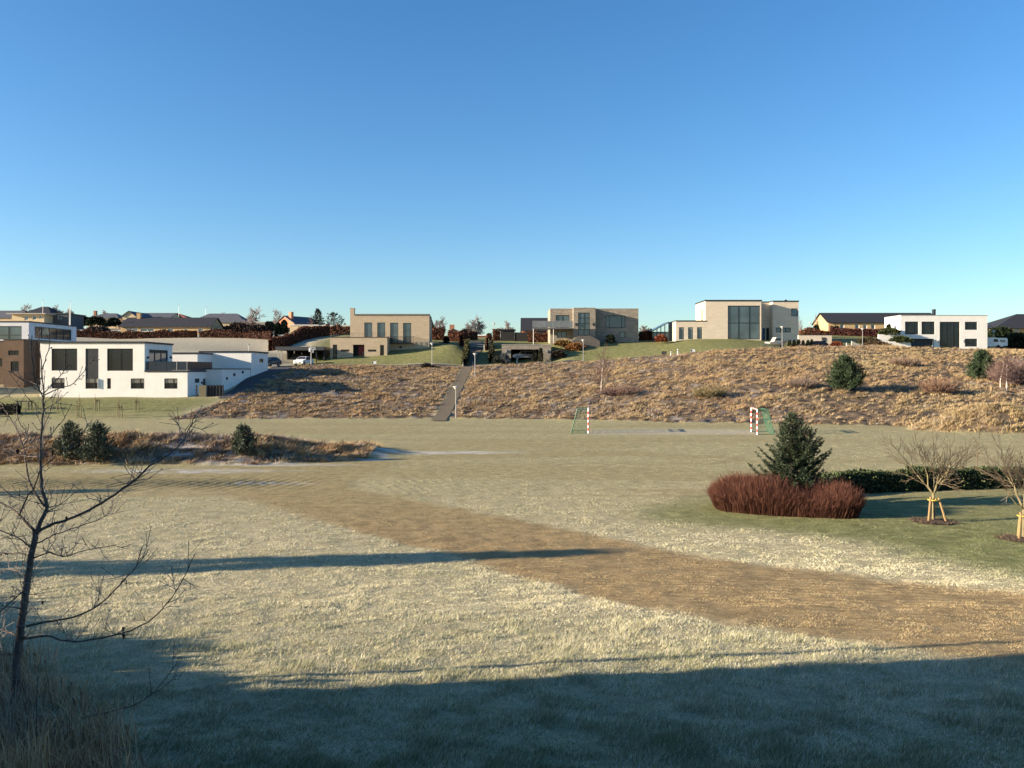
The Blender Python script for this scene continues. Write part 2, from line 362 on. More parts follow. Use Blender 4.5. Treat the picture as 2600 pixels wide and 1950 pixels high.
def ground_mat():
    m = bpy.data.materials.new('ground'); m.use_nodes = True; nt = m.node_tree; N = nt.nodes; L = nt.links
    b = N['Principled BSDF']; b.inputs['Roughness'].default_value = .95; b.inputs['Specular IOR Level'].default_value = .1
    tc = N.new('ShaderNodeTexCoord')
    def noise(sc, det=4, st=None, rough=.6):
        n = N.new('ShaderNodeTexNoise'); n.inputs['Scale'].default_value = sc; n.inputs['Detail'].default_value = det; n.inputs['Roughness'].default_value = rough
        if st:
            mp = N.new('ShaderNodeMapping'); mp.inputs['Scale'].default_value = st; L.new(tc.outputs['Object'], mp.inputs[0]); L.new(mp.outputs[0], n.inputs['Vector'])
        else: L.new(tc.outputs['Object'], n.inputs['Vector'])
        return n.outputs['Fac']
    def ramp(fac, p0, c0, p1, c1):
        r = N.new('ShaderNodeValToRGB'); L.new(fac, r.inputs[0]); e = r.color_ramp.elements
        e[0].position = p0; e[0].color = lin(c0); e[1].position = p1; e[1].color = lin(c1); return r.outputs[0]
    def mix(f, a, bb):
        x = N.new('ShaderNodeMix'); x.data_type = 'RGBA'; L.new(f, x.inputs[0]); L.new(a, x.inputs[6]); L.new(bb, x.inputs[7]); return x.outputs[2]
    z1 = N.new('ShaderNodeVertexColor'); z1.layer_name = 'zone'; s1 = N.new('ShaderNodeSeparateColor'); L.new(z1.outputs[0], s1.inputs[0])
    z2 = N.new('ShaderNodeVertexColor'); z2.layer_name = 'zone_b'; s2 = N.new('ShaderNodeSeparateColor'); L.new(z2.outputs[0], s2.inputs[0])
    big = noise(.35, 6); fine = noise(9, 5, None, .75); mid = noise(1.8, 5, (1, 1, 1), .7)
    lawn = ramp(mid, .34, (.30, .26, .145), .66, (.45, .395, .25))
    lawn = mix(ramp(big, .42, (0, 0, 0), .62, (.55, .55, .55)), lawn, ramp(fine, .35, (.25, .22, .12), .65, (.41, .365, .23)))
    brown = ramp(mid, .32, (.215, .15, .072), .68, (.37, .272, .137))
    green = ramp(mid, .32, (.105, .115, .038), .68, (.24, .235, .10))
    olive = ramp(mid, .32, (.22, .20, .09), .68, (.35, .315, .16))
    rough = ramp(noise(1.1, 6, None, .7), .35, (.05, .038, .03), .68, (.25, .18, .11))
    greyc = ramp(fine, .3, (.33, .295, .215), .7, (.48, .435, .33))
    frc = ramp(fine, .3, (.46, .46, .46), .7, (.66, .66, .66))
    c = mix(s1.outputs[0], lawn, brown); c = mix(s1.outputs[1], c, green); c = mix(s2.outputs[0], c, olive); c = mix(s2.outputs[1], c, greyc)
    c = mix(s1.outputs[2], c, rough); c = mix(s2.outputs[2], c, frc)
    sp = ramp(fine, .25, (.72, .72, .72), .75, (1.18, 1.18, 1.18))
    mm = N.new('ShaderNodeMix'); mm.data_type = 'RGBA'; mm.blend_type = 'MULTIPLY'; mm.inputs[0].default_value = 1; L.new(c, mm.inputs[6]); L.new(sp, mm.inputs[7])
    L.new(mm.outputs[2], b.inputs['Base Color'])
    bp = N.new('ShaderNodeBump'); bp.inputs['Strength'].default_value = .9; bp.inputs['Distance'].default_value = .035
    L.new(noise(6, 6, None, .75), bp.inputs['Height']); L.new(bp.outputs[0], b.inputs['Normal'])
    return m

def make_ground():
    ys = list(np.linspace(-60, 2.5, 26)); y = 2.5
    while y < 150: y *= 1.0062; ys.append(y)
    while y < 900: y *= 1.02; ys.append(y)
    ys = np.array(ys); nx = 600
    ts = np.linspace(-1, 1, nx); ts = np.sign(ts)*(np.abs(ts)**1.0)
    Yg = np.repeat(ys, nx); Xg = np.tile(ts, len(ys))*(.74*np.maximum(Yg, 0)+14*np.clip(1-Yg/170, 0, 1)+np.where(Yg < 0, 14-Yg*.8, 0)+4)
    rm = rough_mask(Xg, Yg)
    Zg = base_h(Xg, Yg)+micro(Xg, Yg, rm)
    br, gr, g2, gy, fr = zone_masks(Xg, Yg)
    ny = len(ys)
    def blur(a):
        a = a.reshape(ny, nx)
        for _ in range(2):
            a = (np.roll(a, 1, 0)+a*2+np.roll(a, -1, 0))/4; a = (np.roll(a, 1, 1)+a*2+np.roll(a, -1, 1))/4
        return a.ravel()
    def soft(a, k):
        for _ in range(k): a = blur(a)
        return a
    gr = soft(gr, 6); g2 = soft(g2, 3); gy = soft(gy, 3); br = blur(br)
    me = bpy.data.meshes.new('ground'); n = len(Xg)
    me.vertices.add(n); me.vertices.foreach_set('co', np.stack([Xg, Yg, Zg], 1).astype(np.float32).ravel())
    i = np.arange(ny-1)[:, None]*nx+np.arange(nx-1)[None, :]
    q = np.stack([i, i+1, i+1+nx, i+nx], -1).reshape(-1, 4).astype(np.int32)
    me.loops.add(q.size); me.loops.foreach_set('vertex_index', q.ravel())
    me.polygons.add(len(q)); me.polygons.foreach_set('loop_start', np.arange(0, q.size, 4, dtype=np.int32))
    me.polygons.foreach_set('use_smooth', np.ones(len(q), bool)); me.update(calc_edges=True)
    for nm, ch in (('zone', (br, gr, rm)), ('zone_b', (g2, gy, fr))):
        a = me.color_attributes.new(nm, 'FLOAT_COLOR', 'POINT'); c = np.ones((n, 4), np.float32)
        for k in range(3): c[:, k] = ch[k]
        a.data.foreach_set('color', c.ravel())
    me.materials.append(ground_mat())
    o = bpy.data.objects.new('ground', me); COL.objects.link(o); tag(o, 'frosty winter meadow and garden lawns rising to a low hill', 'ground', kind='structure')
make_ground()

def strip(name, pts, w, m, dz=.05, label=None, step=1.0):
    """a path or road following the ground along a centre line"""
    P = [np.array(p, float) for p in pts]; cs = []
    for a, b in zip(P[:-1], P[1:]):
        k = max(1, int(np.linalg.norm(b-a)/step))
        for i in range(k): cs.append(a+(b-a)*i/k)
    cs.append(P[-1]); cs = np.array(cs); n = len(cs)
    d = np.gradient(cs, axis=0); d /= np.linalg.norm(d, axis=1)[:, None]+1e-9; nn = np.stack([-d[:, 1], d[:, 0]], 1)
    rows = []; K = 5
    for k in range(K):
        t = ((k/(K-1)-.5)*w*(1+(.22*(vnoise(cs[:, 0]*.9+k*3, cs[:, 1]*.9, 15)-.5) if name == 'hillside_path' else 0)))[:, None]*np.ones((n, 1)) if name == 'hillside_path' else (k/(K-1)-.5)*w; q = cs+nn*t; rows.append(np.column_stack([q, base_h(q[:, 0], q[:, 1])+dz]))
    mb = MB(); mb.v = [tuple(rows[k][i]) for i in range(n) for k in range(K)]
    for i in range(n-1):
        for k in range(K-1): mb.f.append((i*K+k, i*K+k+1, (i+1)*K+k+1, (i+1)*K+k)); mb.mi.append(0)
    o = mb.build(name, m); tag(o, label, None, kind='structure'); return o
M_GRAVEL = mat('gravel', (.165, .13, .082), (.10, .08, .05), scale=5, rough=.95, bump=.4)
M_ASPH = mat('asphalt', (.06, .058, .06), (.04, .04, .042), scale=3, rough=.9, bump=.2)
M_KERB = mat('kerb_stone', (.42, .40, .36), scale=4, rough=.9)
strip('hillside_path', PATH_C, 1.55, M_GRAVEL, .07, 'straight gravel footpath climbing the rough hillside')
ROAD = [(fx(p, Y), Y+2.6) for p, _, Y in top if 740 < p < 2700]
strip('hilltop_road', ROAD, 3.2, M_ASPH, .06, 'asphalt lane along the hilltop')
strip('kerb', [(fx(p, Y), Y+4.3) for p, _, Y in top if 760 < p < 1420], .25, M_KERB, .14, 'pale kerb of the hilltop lane')
strip('driveway', [G(592, 1012), G(640, 975), G(690, 945), (fx(735, 134), 134.5), (fx(770, 138), 138)], 3.6, M_ASPH, .06, 'asphalt driveway climbing beside the white house')
strip('stair_path', [(fx(1190, 139), 139), (fx(1197, 145), 145), (fx(1207, 151), 151), (fx(1210, 165), 165)], 2.2, M_GRAVEL, .07, 'gravel path continuing uphill between hedges')

# ------------------------------------------------------------------ grass
M_GRASS = mat('grass_blades', (1, 1, 1), attr='col', rough=.8, spec=.25)
def blades(name, X, Y, Z, h, w, lean, colr, label, wind=(.3, .1)):
    n = len(X); a = rng.uniform(0, 2*pi, n); t = np.stack([np.cos(a), np.sin(a), np.zeros(n)], 1)
    la = rng.uniform(0, 2*pi, n); lv = lean*rng.uniform(.2, 1, n)
    P = np.stack([X, Y, Z], 1); tip = P+np.stack([np.cos(la)*lv+wind[0]*lean, np.sin(la)*lv+wind[1]*lean, h], 1)
    V = np.stack([P-t*w[:, None]/2, P+t*w[:, None]/2, tip], 1)
    o = np_mesh(name, V, 3, M_GRASS, colv=colr); tag(o, label, 'grass', kind='stuff'); return o
def zone_color(x, y):
    br, gr, g2, gy, fr = zone_masks(x, y); n = len(x)
    u = rng.uniform(0, 1, (n, 1)); p = fbm(x*.45, y*.45, 61)[:, None]; p = np.clip((p-.3)*2.2, 0, 1)
    straw = np.array((.62, .52, .30)); frost = np.array((.70, .685, .55)); grn = np.array((.29, .30, .15)); brn = np.array((.455, .325, .16)); dgr = np.array((.14, .165, .06))
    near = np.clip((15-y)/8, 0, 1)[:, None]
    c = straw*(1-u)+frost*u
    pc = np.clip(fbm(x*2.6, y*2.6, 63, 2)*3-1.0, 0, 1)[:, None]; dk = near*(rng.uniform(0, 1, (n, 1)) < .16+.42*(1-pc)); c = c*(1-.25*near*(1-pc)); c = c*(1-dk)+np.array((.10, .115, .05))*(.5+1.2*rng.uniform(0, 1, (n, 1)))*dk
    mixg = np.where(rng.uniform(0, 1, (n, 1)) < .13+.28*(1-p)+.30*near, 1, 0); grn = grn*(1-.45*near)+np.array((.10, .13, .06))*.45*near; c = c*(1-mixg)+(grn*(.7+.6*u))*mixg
    cb = brn*(.32+.95*u); cb = np.where(rng.uniform(0, 1, (n, 1)) < .36, straw*(.6+.4*u), cb)
    c = c*(1-br[:, None])+cb*br[:, None]
    cg = np.where(rng.uniform(0, 1, (n, 1)) < .24, np.array((.38, .36, .22)), dgr*(.6+.9*u)); c = c*(1-gr[:, None])+cg*gr[:, None]
    co = np.where(rng.uniform(0, 1, (n, 1)) < .62, np.array((.46, .40, .215)), np.array((.25, .25, .105))*(.7+.7*u)); c = c*(1-g2[:, None])+co*g2[:, None]
    return c, br, gr
def lawn(n, y0, y1, hmul=1.0, name='lawn_grass', label=''):
    # density falls with distance so that it stays even in the view
    y = 1/rng.uniform(1/y1, 1/y0, n); x = rng.uniform(-1, 1, n)*(.64*y+3.2)
    rm = rough_mask(x, y); k = rm < .3; x, y = x[k], y[k]; n = len(x)
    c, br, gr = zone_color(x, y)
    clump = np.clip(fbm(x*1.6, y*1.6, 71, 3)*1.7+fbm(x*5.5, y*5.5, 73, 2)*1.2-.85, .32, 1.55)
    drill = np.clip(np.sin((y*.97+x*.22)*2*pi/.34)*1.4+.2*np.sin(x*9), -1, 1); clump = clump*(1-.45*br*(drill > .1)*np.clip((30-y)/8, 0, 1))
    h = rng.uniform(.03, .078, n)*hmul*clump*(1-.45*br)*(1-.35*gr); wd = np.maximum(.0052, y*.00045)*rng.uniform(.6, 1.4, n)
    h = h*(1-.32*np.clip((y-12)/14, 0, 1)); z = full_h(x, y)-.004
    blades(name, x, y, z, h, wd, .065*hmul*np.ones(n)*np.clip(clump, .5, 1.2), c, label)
lawn(900000, 5.2, 15, 1.1, 'frosty_grass', 'short frosted straw coloured grass of the near meadow')
lawn(640000, 15, 34, .9, 'mid_meadow_grass', 'short frosted grass of the middle meadow')
lawn(330000, 34, 80, .6, 'meadow_grass', 'short tan and olive grass of the far playing field')

def tussocks():
    P = []
    # hillside, berm and mound
    n = 42000; x = rng.uniform(-60, 100, n); y = rng.uniform(74, 148, n)
    k = (rough_mask(x, y) > .6) & (np.abs(x) < .66*y); x, y = x[k], y[k]
    def grow(x, y, nb, hs, name, label, ws, orange=.0):
        den = fbm(x*.22, y*.22, 81)
        keep = rng.uniform(0, 1, len(x)) < np.clip((den-.22)*2.6, .18, 1); x, y = x[keep], y[keep]; m = len(x)
        size = rng.uniform(.3, 1.0, m)*np.where(rng.uniform(0, 1, m) < .08, 1.5, 1)*(.6+.8*fbm(x*.3, y*.3, 82))
        hue = np.clip(.55*rng.uniform(0, 1, m)+.45*np.clip(fbm(x*.35, y*.35, 84)*2.4-.7, 0, 1), 0, .999); hue = (hue-.1)/.8; warm = np.clip(fbm(x*.12, y*.12, 83)*3-1, 0, 1)
        cx_ = np.repeat(x, nb); cy_ = np.repeat(y, nb); sz = np.repeat(size, nb); hu = np.repeat(hue, nb); wa = np.repeat(warm, nb); N_ = m*nb
        r = np.abs(rng.normal(0, .26, N_))*sz; a = rng.uniform(0, 2*pi, N_)
        bx, by = cx_+r*np.cos(a), cy_+r*np.sin(a); bz = full_h(bx, by)-.03
        h = hs*.72*sz*rng.uniform(.45, 1.1, N_); le = 1.15*h*rng.uniform(.3, 1.3, N_)
        c0 = np.array((.42, .305, .17)); c1 = np.array((.45, .345, .20)); c2 = np.array((.19, .125, .08)); c3 = np.array((.30, .265, .235))
        c = np.where((hu < .34)[:, None], c0, np.where((hu < .55)[:, None], c1, np.where((hu < .84)[:, None], c2, c3)))
        c = c*(1-.35*wa[:, None])+np.array((.44, .28, .14))*.35*wa[:, None]
        gl_ = np.repeat(np.clip((x-22)/25, 0, 1)*np.clip(fbm(x*.06, y*.1, 86)*4-1.3, 0, 1), nb)[:, None]*.55; c = c*(1-gl_)+np.array((.43, .35, .18))*gl_; c = c*rng.uniform(.7, 1.25, (N_, 1))
        if name == 'berm_grass': c = c*1.12
        # blades lean outward from their tussock and over with the wind
        t = np.stack([-np.sin(a), np.cos(a), np.zeros(N_)], 1); p = np.stack([bx, by, bz], 1); w = ws*rng.uniform(.6, 1.5, N_)
        tip = p+np.stack([np.cos(a)*le+.12*sz, np.sin(a)*le-.05*sz, h], 1)
        V = np.stack([p-t*w[:, None]/2, p+t*w[:, None]/2, tip], 1)
        o = np_mesh(name, V, 3, M_GRASS, colv=c); tag(o, label, 'grass', kind='stuff')
    grow(x, y, 26, .56, 'hillside_grass', 'rough dry tussock grass covering the hillside', .05)
    n = 8200; x = rng.uniform(-42, -8, n); y = rng.uniform(44, 56, n); k = (rough_mask(x, y) > .35) & (np.abs(x) < .68*y); x, y = x[k], y[k]
    grow(x, y, 34, .46, 'berm_grass', 'dry brown tussock grass covering the low bank', .035)
    n = 1500; x = rng.uniform(34, 50, n); y = rng.uniform(67, 78, n); d = np.hypot((x-42.0)/7.2, (y-72.5)/4.6); k = d < 1; x, y = x[k], y[k]
    grow(x, y, 40, .6, 'mound_grass', 'dry golden grass covering the small mound', .05)
tussocks()

def tall_grass():
    """unmown bank at the near left corner"""
    n = 30000; y = 1/rng.uniform(1/11.5, 1/5.0, n); x = rng.uniform(-.66, .05, n)*y
    edge = -.30*y-.65-(y-6.2)*.42+.5*(fbm(x*1.4, y*1.4, 91)-.5)
    k = (x < edge) & (rng.uniform(0, 1, n) < np.clip((edge-x)/.5, .1, 1)); x, y = x[k], y[k]; m = len(x)
    z = full_h(x, y)-.01
    cl = np.clip(fbm(x*2.2, y*2.2, 92)*2.6-.6, .2, 1.5)
    h = rng.uniform(.14, .5, m)*cl
    a = rng.uniform(0, 2*pi, m); le = h*rng.uniform(.15, .75, m)
    w = rng.uniform(.004, .010, m); t = np.stack([np.cos(a+1.5), np.sin(a+1.5), 0*a], 1)
    P = np.stack([x, y, z], 1); M_ = P+np.stack([np.cos(a)*le*.35, np.sin(a)*le*.35, h*.62], 1); E_ = P+np.stack([np.cos(a)*le, np.sin(a)*le, h*rng.uniform(.7, 1.05, m)], 1)
    V = np.stack([P-t*w[:, None]/2, P+t*w[:, None]/2, M_+t*w[:, None]/3, E_, M_-t*w[:, None]/3], 1)
    u = rng.uniform(0, 1, (m, 1)); g = np.clip(fbm(x*.8, y*.8, 93)*2.5-.7, 0, 1)[:, None]
    c = (np.array((.46, .30, .15))*g+np.array((.32, .24, .165))*(1-g))*(.45+.95*u)
    o = np_mesh('tall_grass', V, 5, M_GRASS, colv=c); tag(o, 'tall uncut brown grass on the near left bank', 'grass', kind='stuff')
tall_grass()

# ------------------------------------------------------------------ buildings
WHITE = mat('white_render', (.79, .77, .71), (.73, .71, .655), scale=.7, rough=.9, spec=.15, bump=.1, bscale=30)
WHITE2 = mat('pale_grey_render', (.60, .61, .63), (.55, .56, .58), scale=.7, rough=.9, spec=.15)
BEIGE = brick('beige_brick', (.52, .40, .26), (.43, .33, .21), (.42, .36, .27))
BEIGE2 = brick('pale_brick', (.72, .61, .46), (.65, .55, .41), (.58, .50, .39))
GREYB = brick('grey_brick', (.32, .28, .22), (.20, .175, .14), (.30, .26, .21), bw=.5, bh=.16)
BROWNB = brick('brown_brick', (.15, .092, .056), (.10, .062, .04), (.14, .105, .08))  # brick darkened to carry the shade that falls on this house
YELB = brick('yellow_brick', (.54, .345, .165), (.47, .295, .135), (.5, .38, .23))
CREAMB = brick('cream_brick', (.62, .47, .27), (.56, .42, .24), (.55, .46, .32))
REDL = brick('orange_brick', (.50, .19, .10), (.42, .15, .08), (.46, .28, .19))
REDB = brick('red_brick', (.38, .13, .07), (.30, .10, .05), (.36, .22, .16))
DARK = mat('dark_trim', (.025, .028, .034), (.018, .02, .025), scale=2, rough=.5)
DARKW = mat('dark_boards', (.030, .027, .026), (.016, .015, .015), scale=2.5, rough=.75, stretch=(8, 8, .6))
ROOFD = mat('dark_roof_tiles', (.032, .033, .040), (.020, .021, .026), scale=4, rough=.75, bump=.5, bscale=6)
ROOFG = mat('grey_roof_tiles', (.10, .105, .12), (.07, .075, .09), scale=4, rough=.8, bump=.4, bscale=6)
ROOFR = mat('red_roof_tiles', (.28, .09, .05), (.2, .065, .04), scale=4, rough=.85, bump=.4, bscale=6)
FRAME = mat('window_frame_dark', (.022, .026, .030), scale=2, rough=.4)
FRAMEW = mat('window_frame_white', (.72, .72, .70), scale=2, rough=.5)
GL = mat('window_glass', (.016, .021, .027), (.010, .013, .017), scale=.35, rough=.04, spec=.4, detail=2)
GLB = glass('pale_window_glass', (.075, .105, .12), .06)  # bluish base colour stands in for reflected sky
GLL = glass('curtained_glass', (.20, .20, .19), .1)
STEEL = mat('galvanised_steel', (.36, .36, .35), (.28, .28, .28), scale=8, rough=.45, metal=.4)
WOOD = mat('raw_timber', (.33, .215, .10), (.23, .15, .07), scale=5, rough=.85, stretch=(6, 6, .5))
CONC = mat('concrete', (.40, .37, .32), (.32, .30, .26), scale=2, rough=.9)
PALEW = mat('white_paint', (.78, .78, .76), scale=3, rough=.45)
REDP = mat('red_paint', (.55, .03, .025), scale=3, rough=.45)
GREENP = mat('green_metal', (.04, .17, .09), (.03, .13, .07), scale=3, rough=.5)
SMOKE = mat('smoked_glass', (.022, .032, .045), (.016, .024, .034), scale=.5, rough=.3, spec=.35)

def m_front(Y): return lambda u, z, d: (u, Y+d, z)
def m_right(X): return lambda u, z, d: (X-d, u, z)
def m_left(X): return lambda u, z, d: (X+d, u, z)

def wall_face(mb, fm, u0, u1, z0, z1, holes, depth=.14):
    us = sorted({u0, u1}|{min(max(h[i], u0), u1) for h in holes for i in (0, 1)}); zs = sorted({z0, z1}|{min(max(h[i], z0), z1) for h in holes for i in (2, 3)})
    for a, b in zip(us[:-1], us[1:]):
        for c, d in zip(zs[:-1], zs[1:]):
            cu, cz = (a+b)/2, (c+d)/2
            if any(h[0] < cu < h[1] and h[2] < cz < h[3] for h in holes): continue
            mb.quad(fm(a, c, 0), fm(b, c, 0), fm(b, d, 0), fm(a, d, 0))
    for a, b, c, d in [h[:4] for h in holes]:
        for (p, q) in (((a, c), (b, c)), ((b, c), (b, d)), ((b, d), (a, d)), ((a, d), (a, c))):
            mb.quad(fm(p[0], p[1], 0), fm(q[0], q[1], 0), fm(q[0], q[1], depth), fm(p[0], p[1], depth))

def window(root, fm, u0, u1, z0, z1, cols=1, rows=(), fw=.07, depth=.12, gl=None, fmat=None, name='window', us=None, sub='pane', blind=0):
    mb = MB(); e = .002
    def bar(a, b, c, d): mb.box(a, b, depth-.05, depth+.03, c, d, lambda x, y, z: fm(x, z, y))
    bar(u0+e, u0+fw, z0+e, z1-e); bar(u1-fw, u1-e, z0+e, z1-e); bar(u0+fw, u1-fw, z0+e, z0+fw); bar(u0+fw, u1-fw, z1-fw, z1-e)
    cuts = us if us is not None else [u0+(u1-u0)*i/cols for i in range(1, cols)]
    for c in cuts: bar(c-fw*.45, c+fw*.45, z0+fw, z1-fw)
    for r in rows:
        zz = z0+(z1-z0)*r; xs = [u0+fw]+[c for c in cuts]+[u1-fw]
        for a, b in zip(xs[:-1], xs[1:]): bar(a+(fw*.45 if a in cuts else 0), b-(fw*.45 if b in cuts else 0), zz-fw*.4, zz+fw*.4)
    w = mb.build(name, fmat or FRAME, root, world=True)
    p = MB(); p.quad(fm(u0+fw*.5, z0+fw*.5, depth+.01), fm(u1-fw*.5, z0+fw*.5, depth+.01), fm(u1-fw*.5, z1-fw*.5, depth+.01), fm(u0+fw*.5, z1-fw*.5, depth+.01))
    p.build(sub, gl or GL, w, world=True)
    if blind:
        q = MB(); zt = z1-fw; q.box(u0+fw, u1-fw, depth-.02, depth-.012, zt-(z1-z0)*blind, zt, lambda x, y, z: fm(x, z, y)); q.build('blind', GLL, w, world=True)
    return w

def facade(root, fm, u0, u1, z0, z1, holes, m, name='wall', depth=.14):
    mb = MB(); wall_face(mb, fm, u0, u1, z0, z1, holes, depth); return mb.build(name, m, root, world=True)

def block(root, x0, x1, y0, y1, z0, z1, m, f=(), r=(), l=(), roof=None, cap=.2, over=.06, name='wall', parent=None):
    """box of walls with openings; f r l lists of (u0,u1,z0,z1)"""
    mb = MB()
    wall_face(mb, m_front(y0), x0, x1, z0, z1, f); wall_face(mb, m_right(x1), y0, y1, z0, z1, r); wall_face(mb, m_left(x0), y0, y1, z0, z1, l)
    mb.quad((x1, y1, z0), (x0, y1, z0), (x0, y1, z1), (x1, y1, z1))
    if not roof: mb.quad((x0, y0, z1), (x1, y0, z1), (x1, y1, z1), (x0, y1, z1))
    w = mb.build(name, m, root, world=True)
    if roof:
        rb = MB(); rb.box(x0-over, x1+over, y0-over, y1+over, z1+.002, z1+cap); rb.build('roof', roof, root, world=True)
    return w

def R(a, b, c, d, Y):
    """photo rectangle px0, px1, py_top, py_bottom on a wall at distance Y -> u0,u1,z0,z1"""
    return (fx(a, Y), fx(b, Y), fz(d, Y), fz(c, Y))
def RS(a, b, c, d, X, Ym):
    """the same on a side wall at X: px give distances"""
    ya, yb = F*X/(a-CXP), F*X/(b-CXP); 
    return (min(ya, yb), max(ya, yb), fz(d, Ym), fz(c, Ym))
def door(root, fm, r, m, name='door', handle=True, depth=.1, hm=None):
    mb = MB(); mb.box(r[0]+.004, r[1]-.004, depth-.04, depth+.02, r[2]+.004, r[3]-.004, lambda x, y, z: fm(x, z, y)); d = mb.build(name, m, root, world=True)
    if handle:
        hb = MB(); hb.box(r[1]-.2, r[1]-.12, depth-.1, depth-.045, r[2]+.9, r[2]+1.3, lambda x, y, z: fm(x, z, y)); hb.build('handle', hm or STEEL, d, world=True)
    return d
def wall_lamp(root, x, y, z, m=DARK):
    mb = MB(); mb.box(x-.1, x+.1, y-.17, y-.002, z-.22, z+.22); mb.box(x-.06, x+.06, y-.12, y-.03, z-.3, z-.225); mb.build('wall_lamp', m, root, world=True)

# --- the white two storey house at the left
def white_house():
    Y = 100; xr = fx(367, Y); x0 = fx(102, Y); x1 = fx(476, Y); yb = 108.2; zb = fz(1011, Y); zt = fz(871.5, Y); zl = fz(944.5, Y)
    t = T('white_house', 'large white flat roofed house with a smoked glass roof terrace below the hill', 'house', (fx(280, Y), Y, zb))
    fm = m_front(Y)
    H = [R(131, 196, 885, 941, Y), R(217, 250, 885, 987, Y), R(272, 337.5, 885, 941.5, Y), R(131, 164, 960, 986.5, Y), R(272, 281.5, 960.5, 987, Y), R(332, 366, 961, 987, Y)]
    sr = RS(379, 426, 887, 938.5, xr, 104); sr = (101.3, 106.8, zl+.16, fz(887, 101.3))
    block(t, x0, xr, Y, yb, zb-1, zt, WHITE, f=H, r=[sr], roof=DARK, cap=.22, over=.12)
    for i, h in enumerate(H):
        if i in (0, 2): window(t, fm, *h, cols=2, rows=(.84,), fw=.09)
        elif i == 1:
            zs = fz(960, Y)
            d = MB(); d.box(h[0]+.003, h[1]-.003, Y+.06, Y+.12, zs, h[3]-.003); d.build('dark_panel', mat('anthracite_panel', (.045, .045, .048), (.035, .035, .038), scale=2, rough=.35), t, world=True)
            w = window(t, fm, h[0], h[1], h[2], zs-.003, cols=2, us=[h[0]+(h[1]-h[0])*.68], fw=.07, blind=.38)
            s = MB(); s.box(h[1]-.03, h[1]+.02, Y-.13, Y-.002, h[2]+.05, zs-.08); s.build('open_sash', FRAMEW, w, world=True)
        elif i == 4: window(t, fm, *h, fw=.06)
        else: window(t, fm, *h, cols=2, us=[h[0]+(h[1]-h[0])*.68], fw=.07, blind=.38)
    # glazing to the roof terrace
    window(t, m_right(xr), *sr, cols=3, rows=(.86,), fw=.1, gl=GLB, name='terrace_window')
    for yy in (100.75, 107.5):
        mb = MB(); mb.box(xr+.002, xr+.2, yy-.12, yy+.12, fz(907, yy)-.15, fz(907, yy)+.1); mb.build('wall_lamp', DARK, t, world=True)
    # lower storey with the terrace on top
    y2 = 108.5; yw = 104; fmr = m_right(x1)
    H2 = [R(417, 450.5, 961, 987, Y)]
    S = [(102.3, 103.9, fz(972, 103), fz(961, 103)), (105.0, 106.4, fz(985, 105.5), fz(961, 105.5))]
    block(t, xr+.003, x1, Y+.003, y2, zb-1, zl, WHITE, f=[(h[0], h[1], h[2], h[3]) for h in H2], r=S)
    rb = MB(); rb.box(xr+.004, x1+.08, Y-.08, Y+.3, zl+.002, zl+.2); rb.box(x1-.25, x1+.08, Y+.303, y2+.05, zl+.002, zl+.2); rb.box(xr+.004, x1-.253, Y+.303, y2, zl+.002, zl+.06); rb.build('terrace_coping', DARK, t, world=True)
    window(t, m_front(Y+.003), *H2[0], cols=2, us=[H2[0][0]+(H2[0][1]-H2[0][0])*.68], fw=.07, blind=.38)
    window(t, fmr, *S[0], cols=1, fw=.08); door(t, fmr, S[1], mat('anthracite_door', (.05, .055, .06), scale=2, rough=.4))
    for yy in (104.5, 106.9):
        mb = MB(); mb.box(x1+.002, x1+.2, yy-.16, yy+.16, fz(972, yy)-.1, fz(972, yy)+.12); mb.build('wall_lamp', DARK, t, world=True)
    # smoked glass balustrade, panes between posts
    g = MB(); zz = zl+.22; hh = 1.05
    n = 4
    for i in range(n):
        a = xr+.1+(x1-.1-xr-.1)*i/n; b = xr+.1+(x1-.1-xr-.1)*(i+1)/n; g.box(a+.02, b-.02, Y+.1, Y+.115, zz, zz+hh)
    for i in range(6):
        a = Y+.12+(y2-Y-.1)*i/6; b = Y+.12+(y2-Y-.1)*(i+1)/6; g.box(x1-.1, x1-.085, a+.02, b-.02, zz, zz+hh)
    g.build('glass_balustrade', SMOKE, t, world=True)
    # wings behind
    zw = fz(898.5, 112)
    block(t, fx(380, 112), fx(507, 112)-.3, 112, 119, zb-1, zw, WHITE, roof=DARK, cap=.2, over=.08)
    x3 = -36.95; zw2 = fz(895, 117.5); sw = RS(659, 669, 911, 920, x3, 122.5)
    block(t, fx(507, 117.5), x3, 117.5, 125.5, zb-1, zw2, WHITE, r=[sw], roof=DARK, cap=.22, over=.1)
    window(t, m_right(x3), *sw, fw=.1)
    x4 = -37.05; z4 = fz(938, 110); so_ = [(107.4, 108.3, z4-1.35, z4-1.0), (110.2, 111.2, z4-.9, z4-.5), (113.6, 114.6, z4-.55, z4-.2)]
    block(t, -41.2, x4, 106, 117.4, zb-1, z4, WHITE, r=so_, roof=DARK, cap=.12, over=.05)
    for q in so_: window(t, m_right(x4), *q, fw=.1)
    block(t, x1+.003, -41.3, 108.6, 117.3, zb-1, zl+.1, WHITE)
white_house()

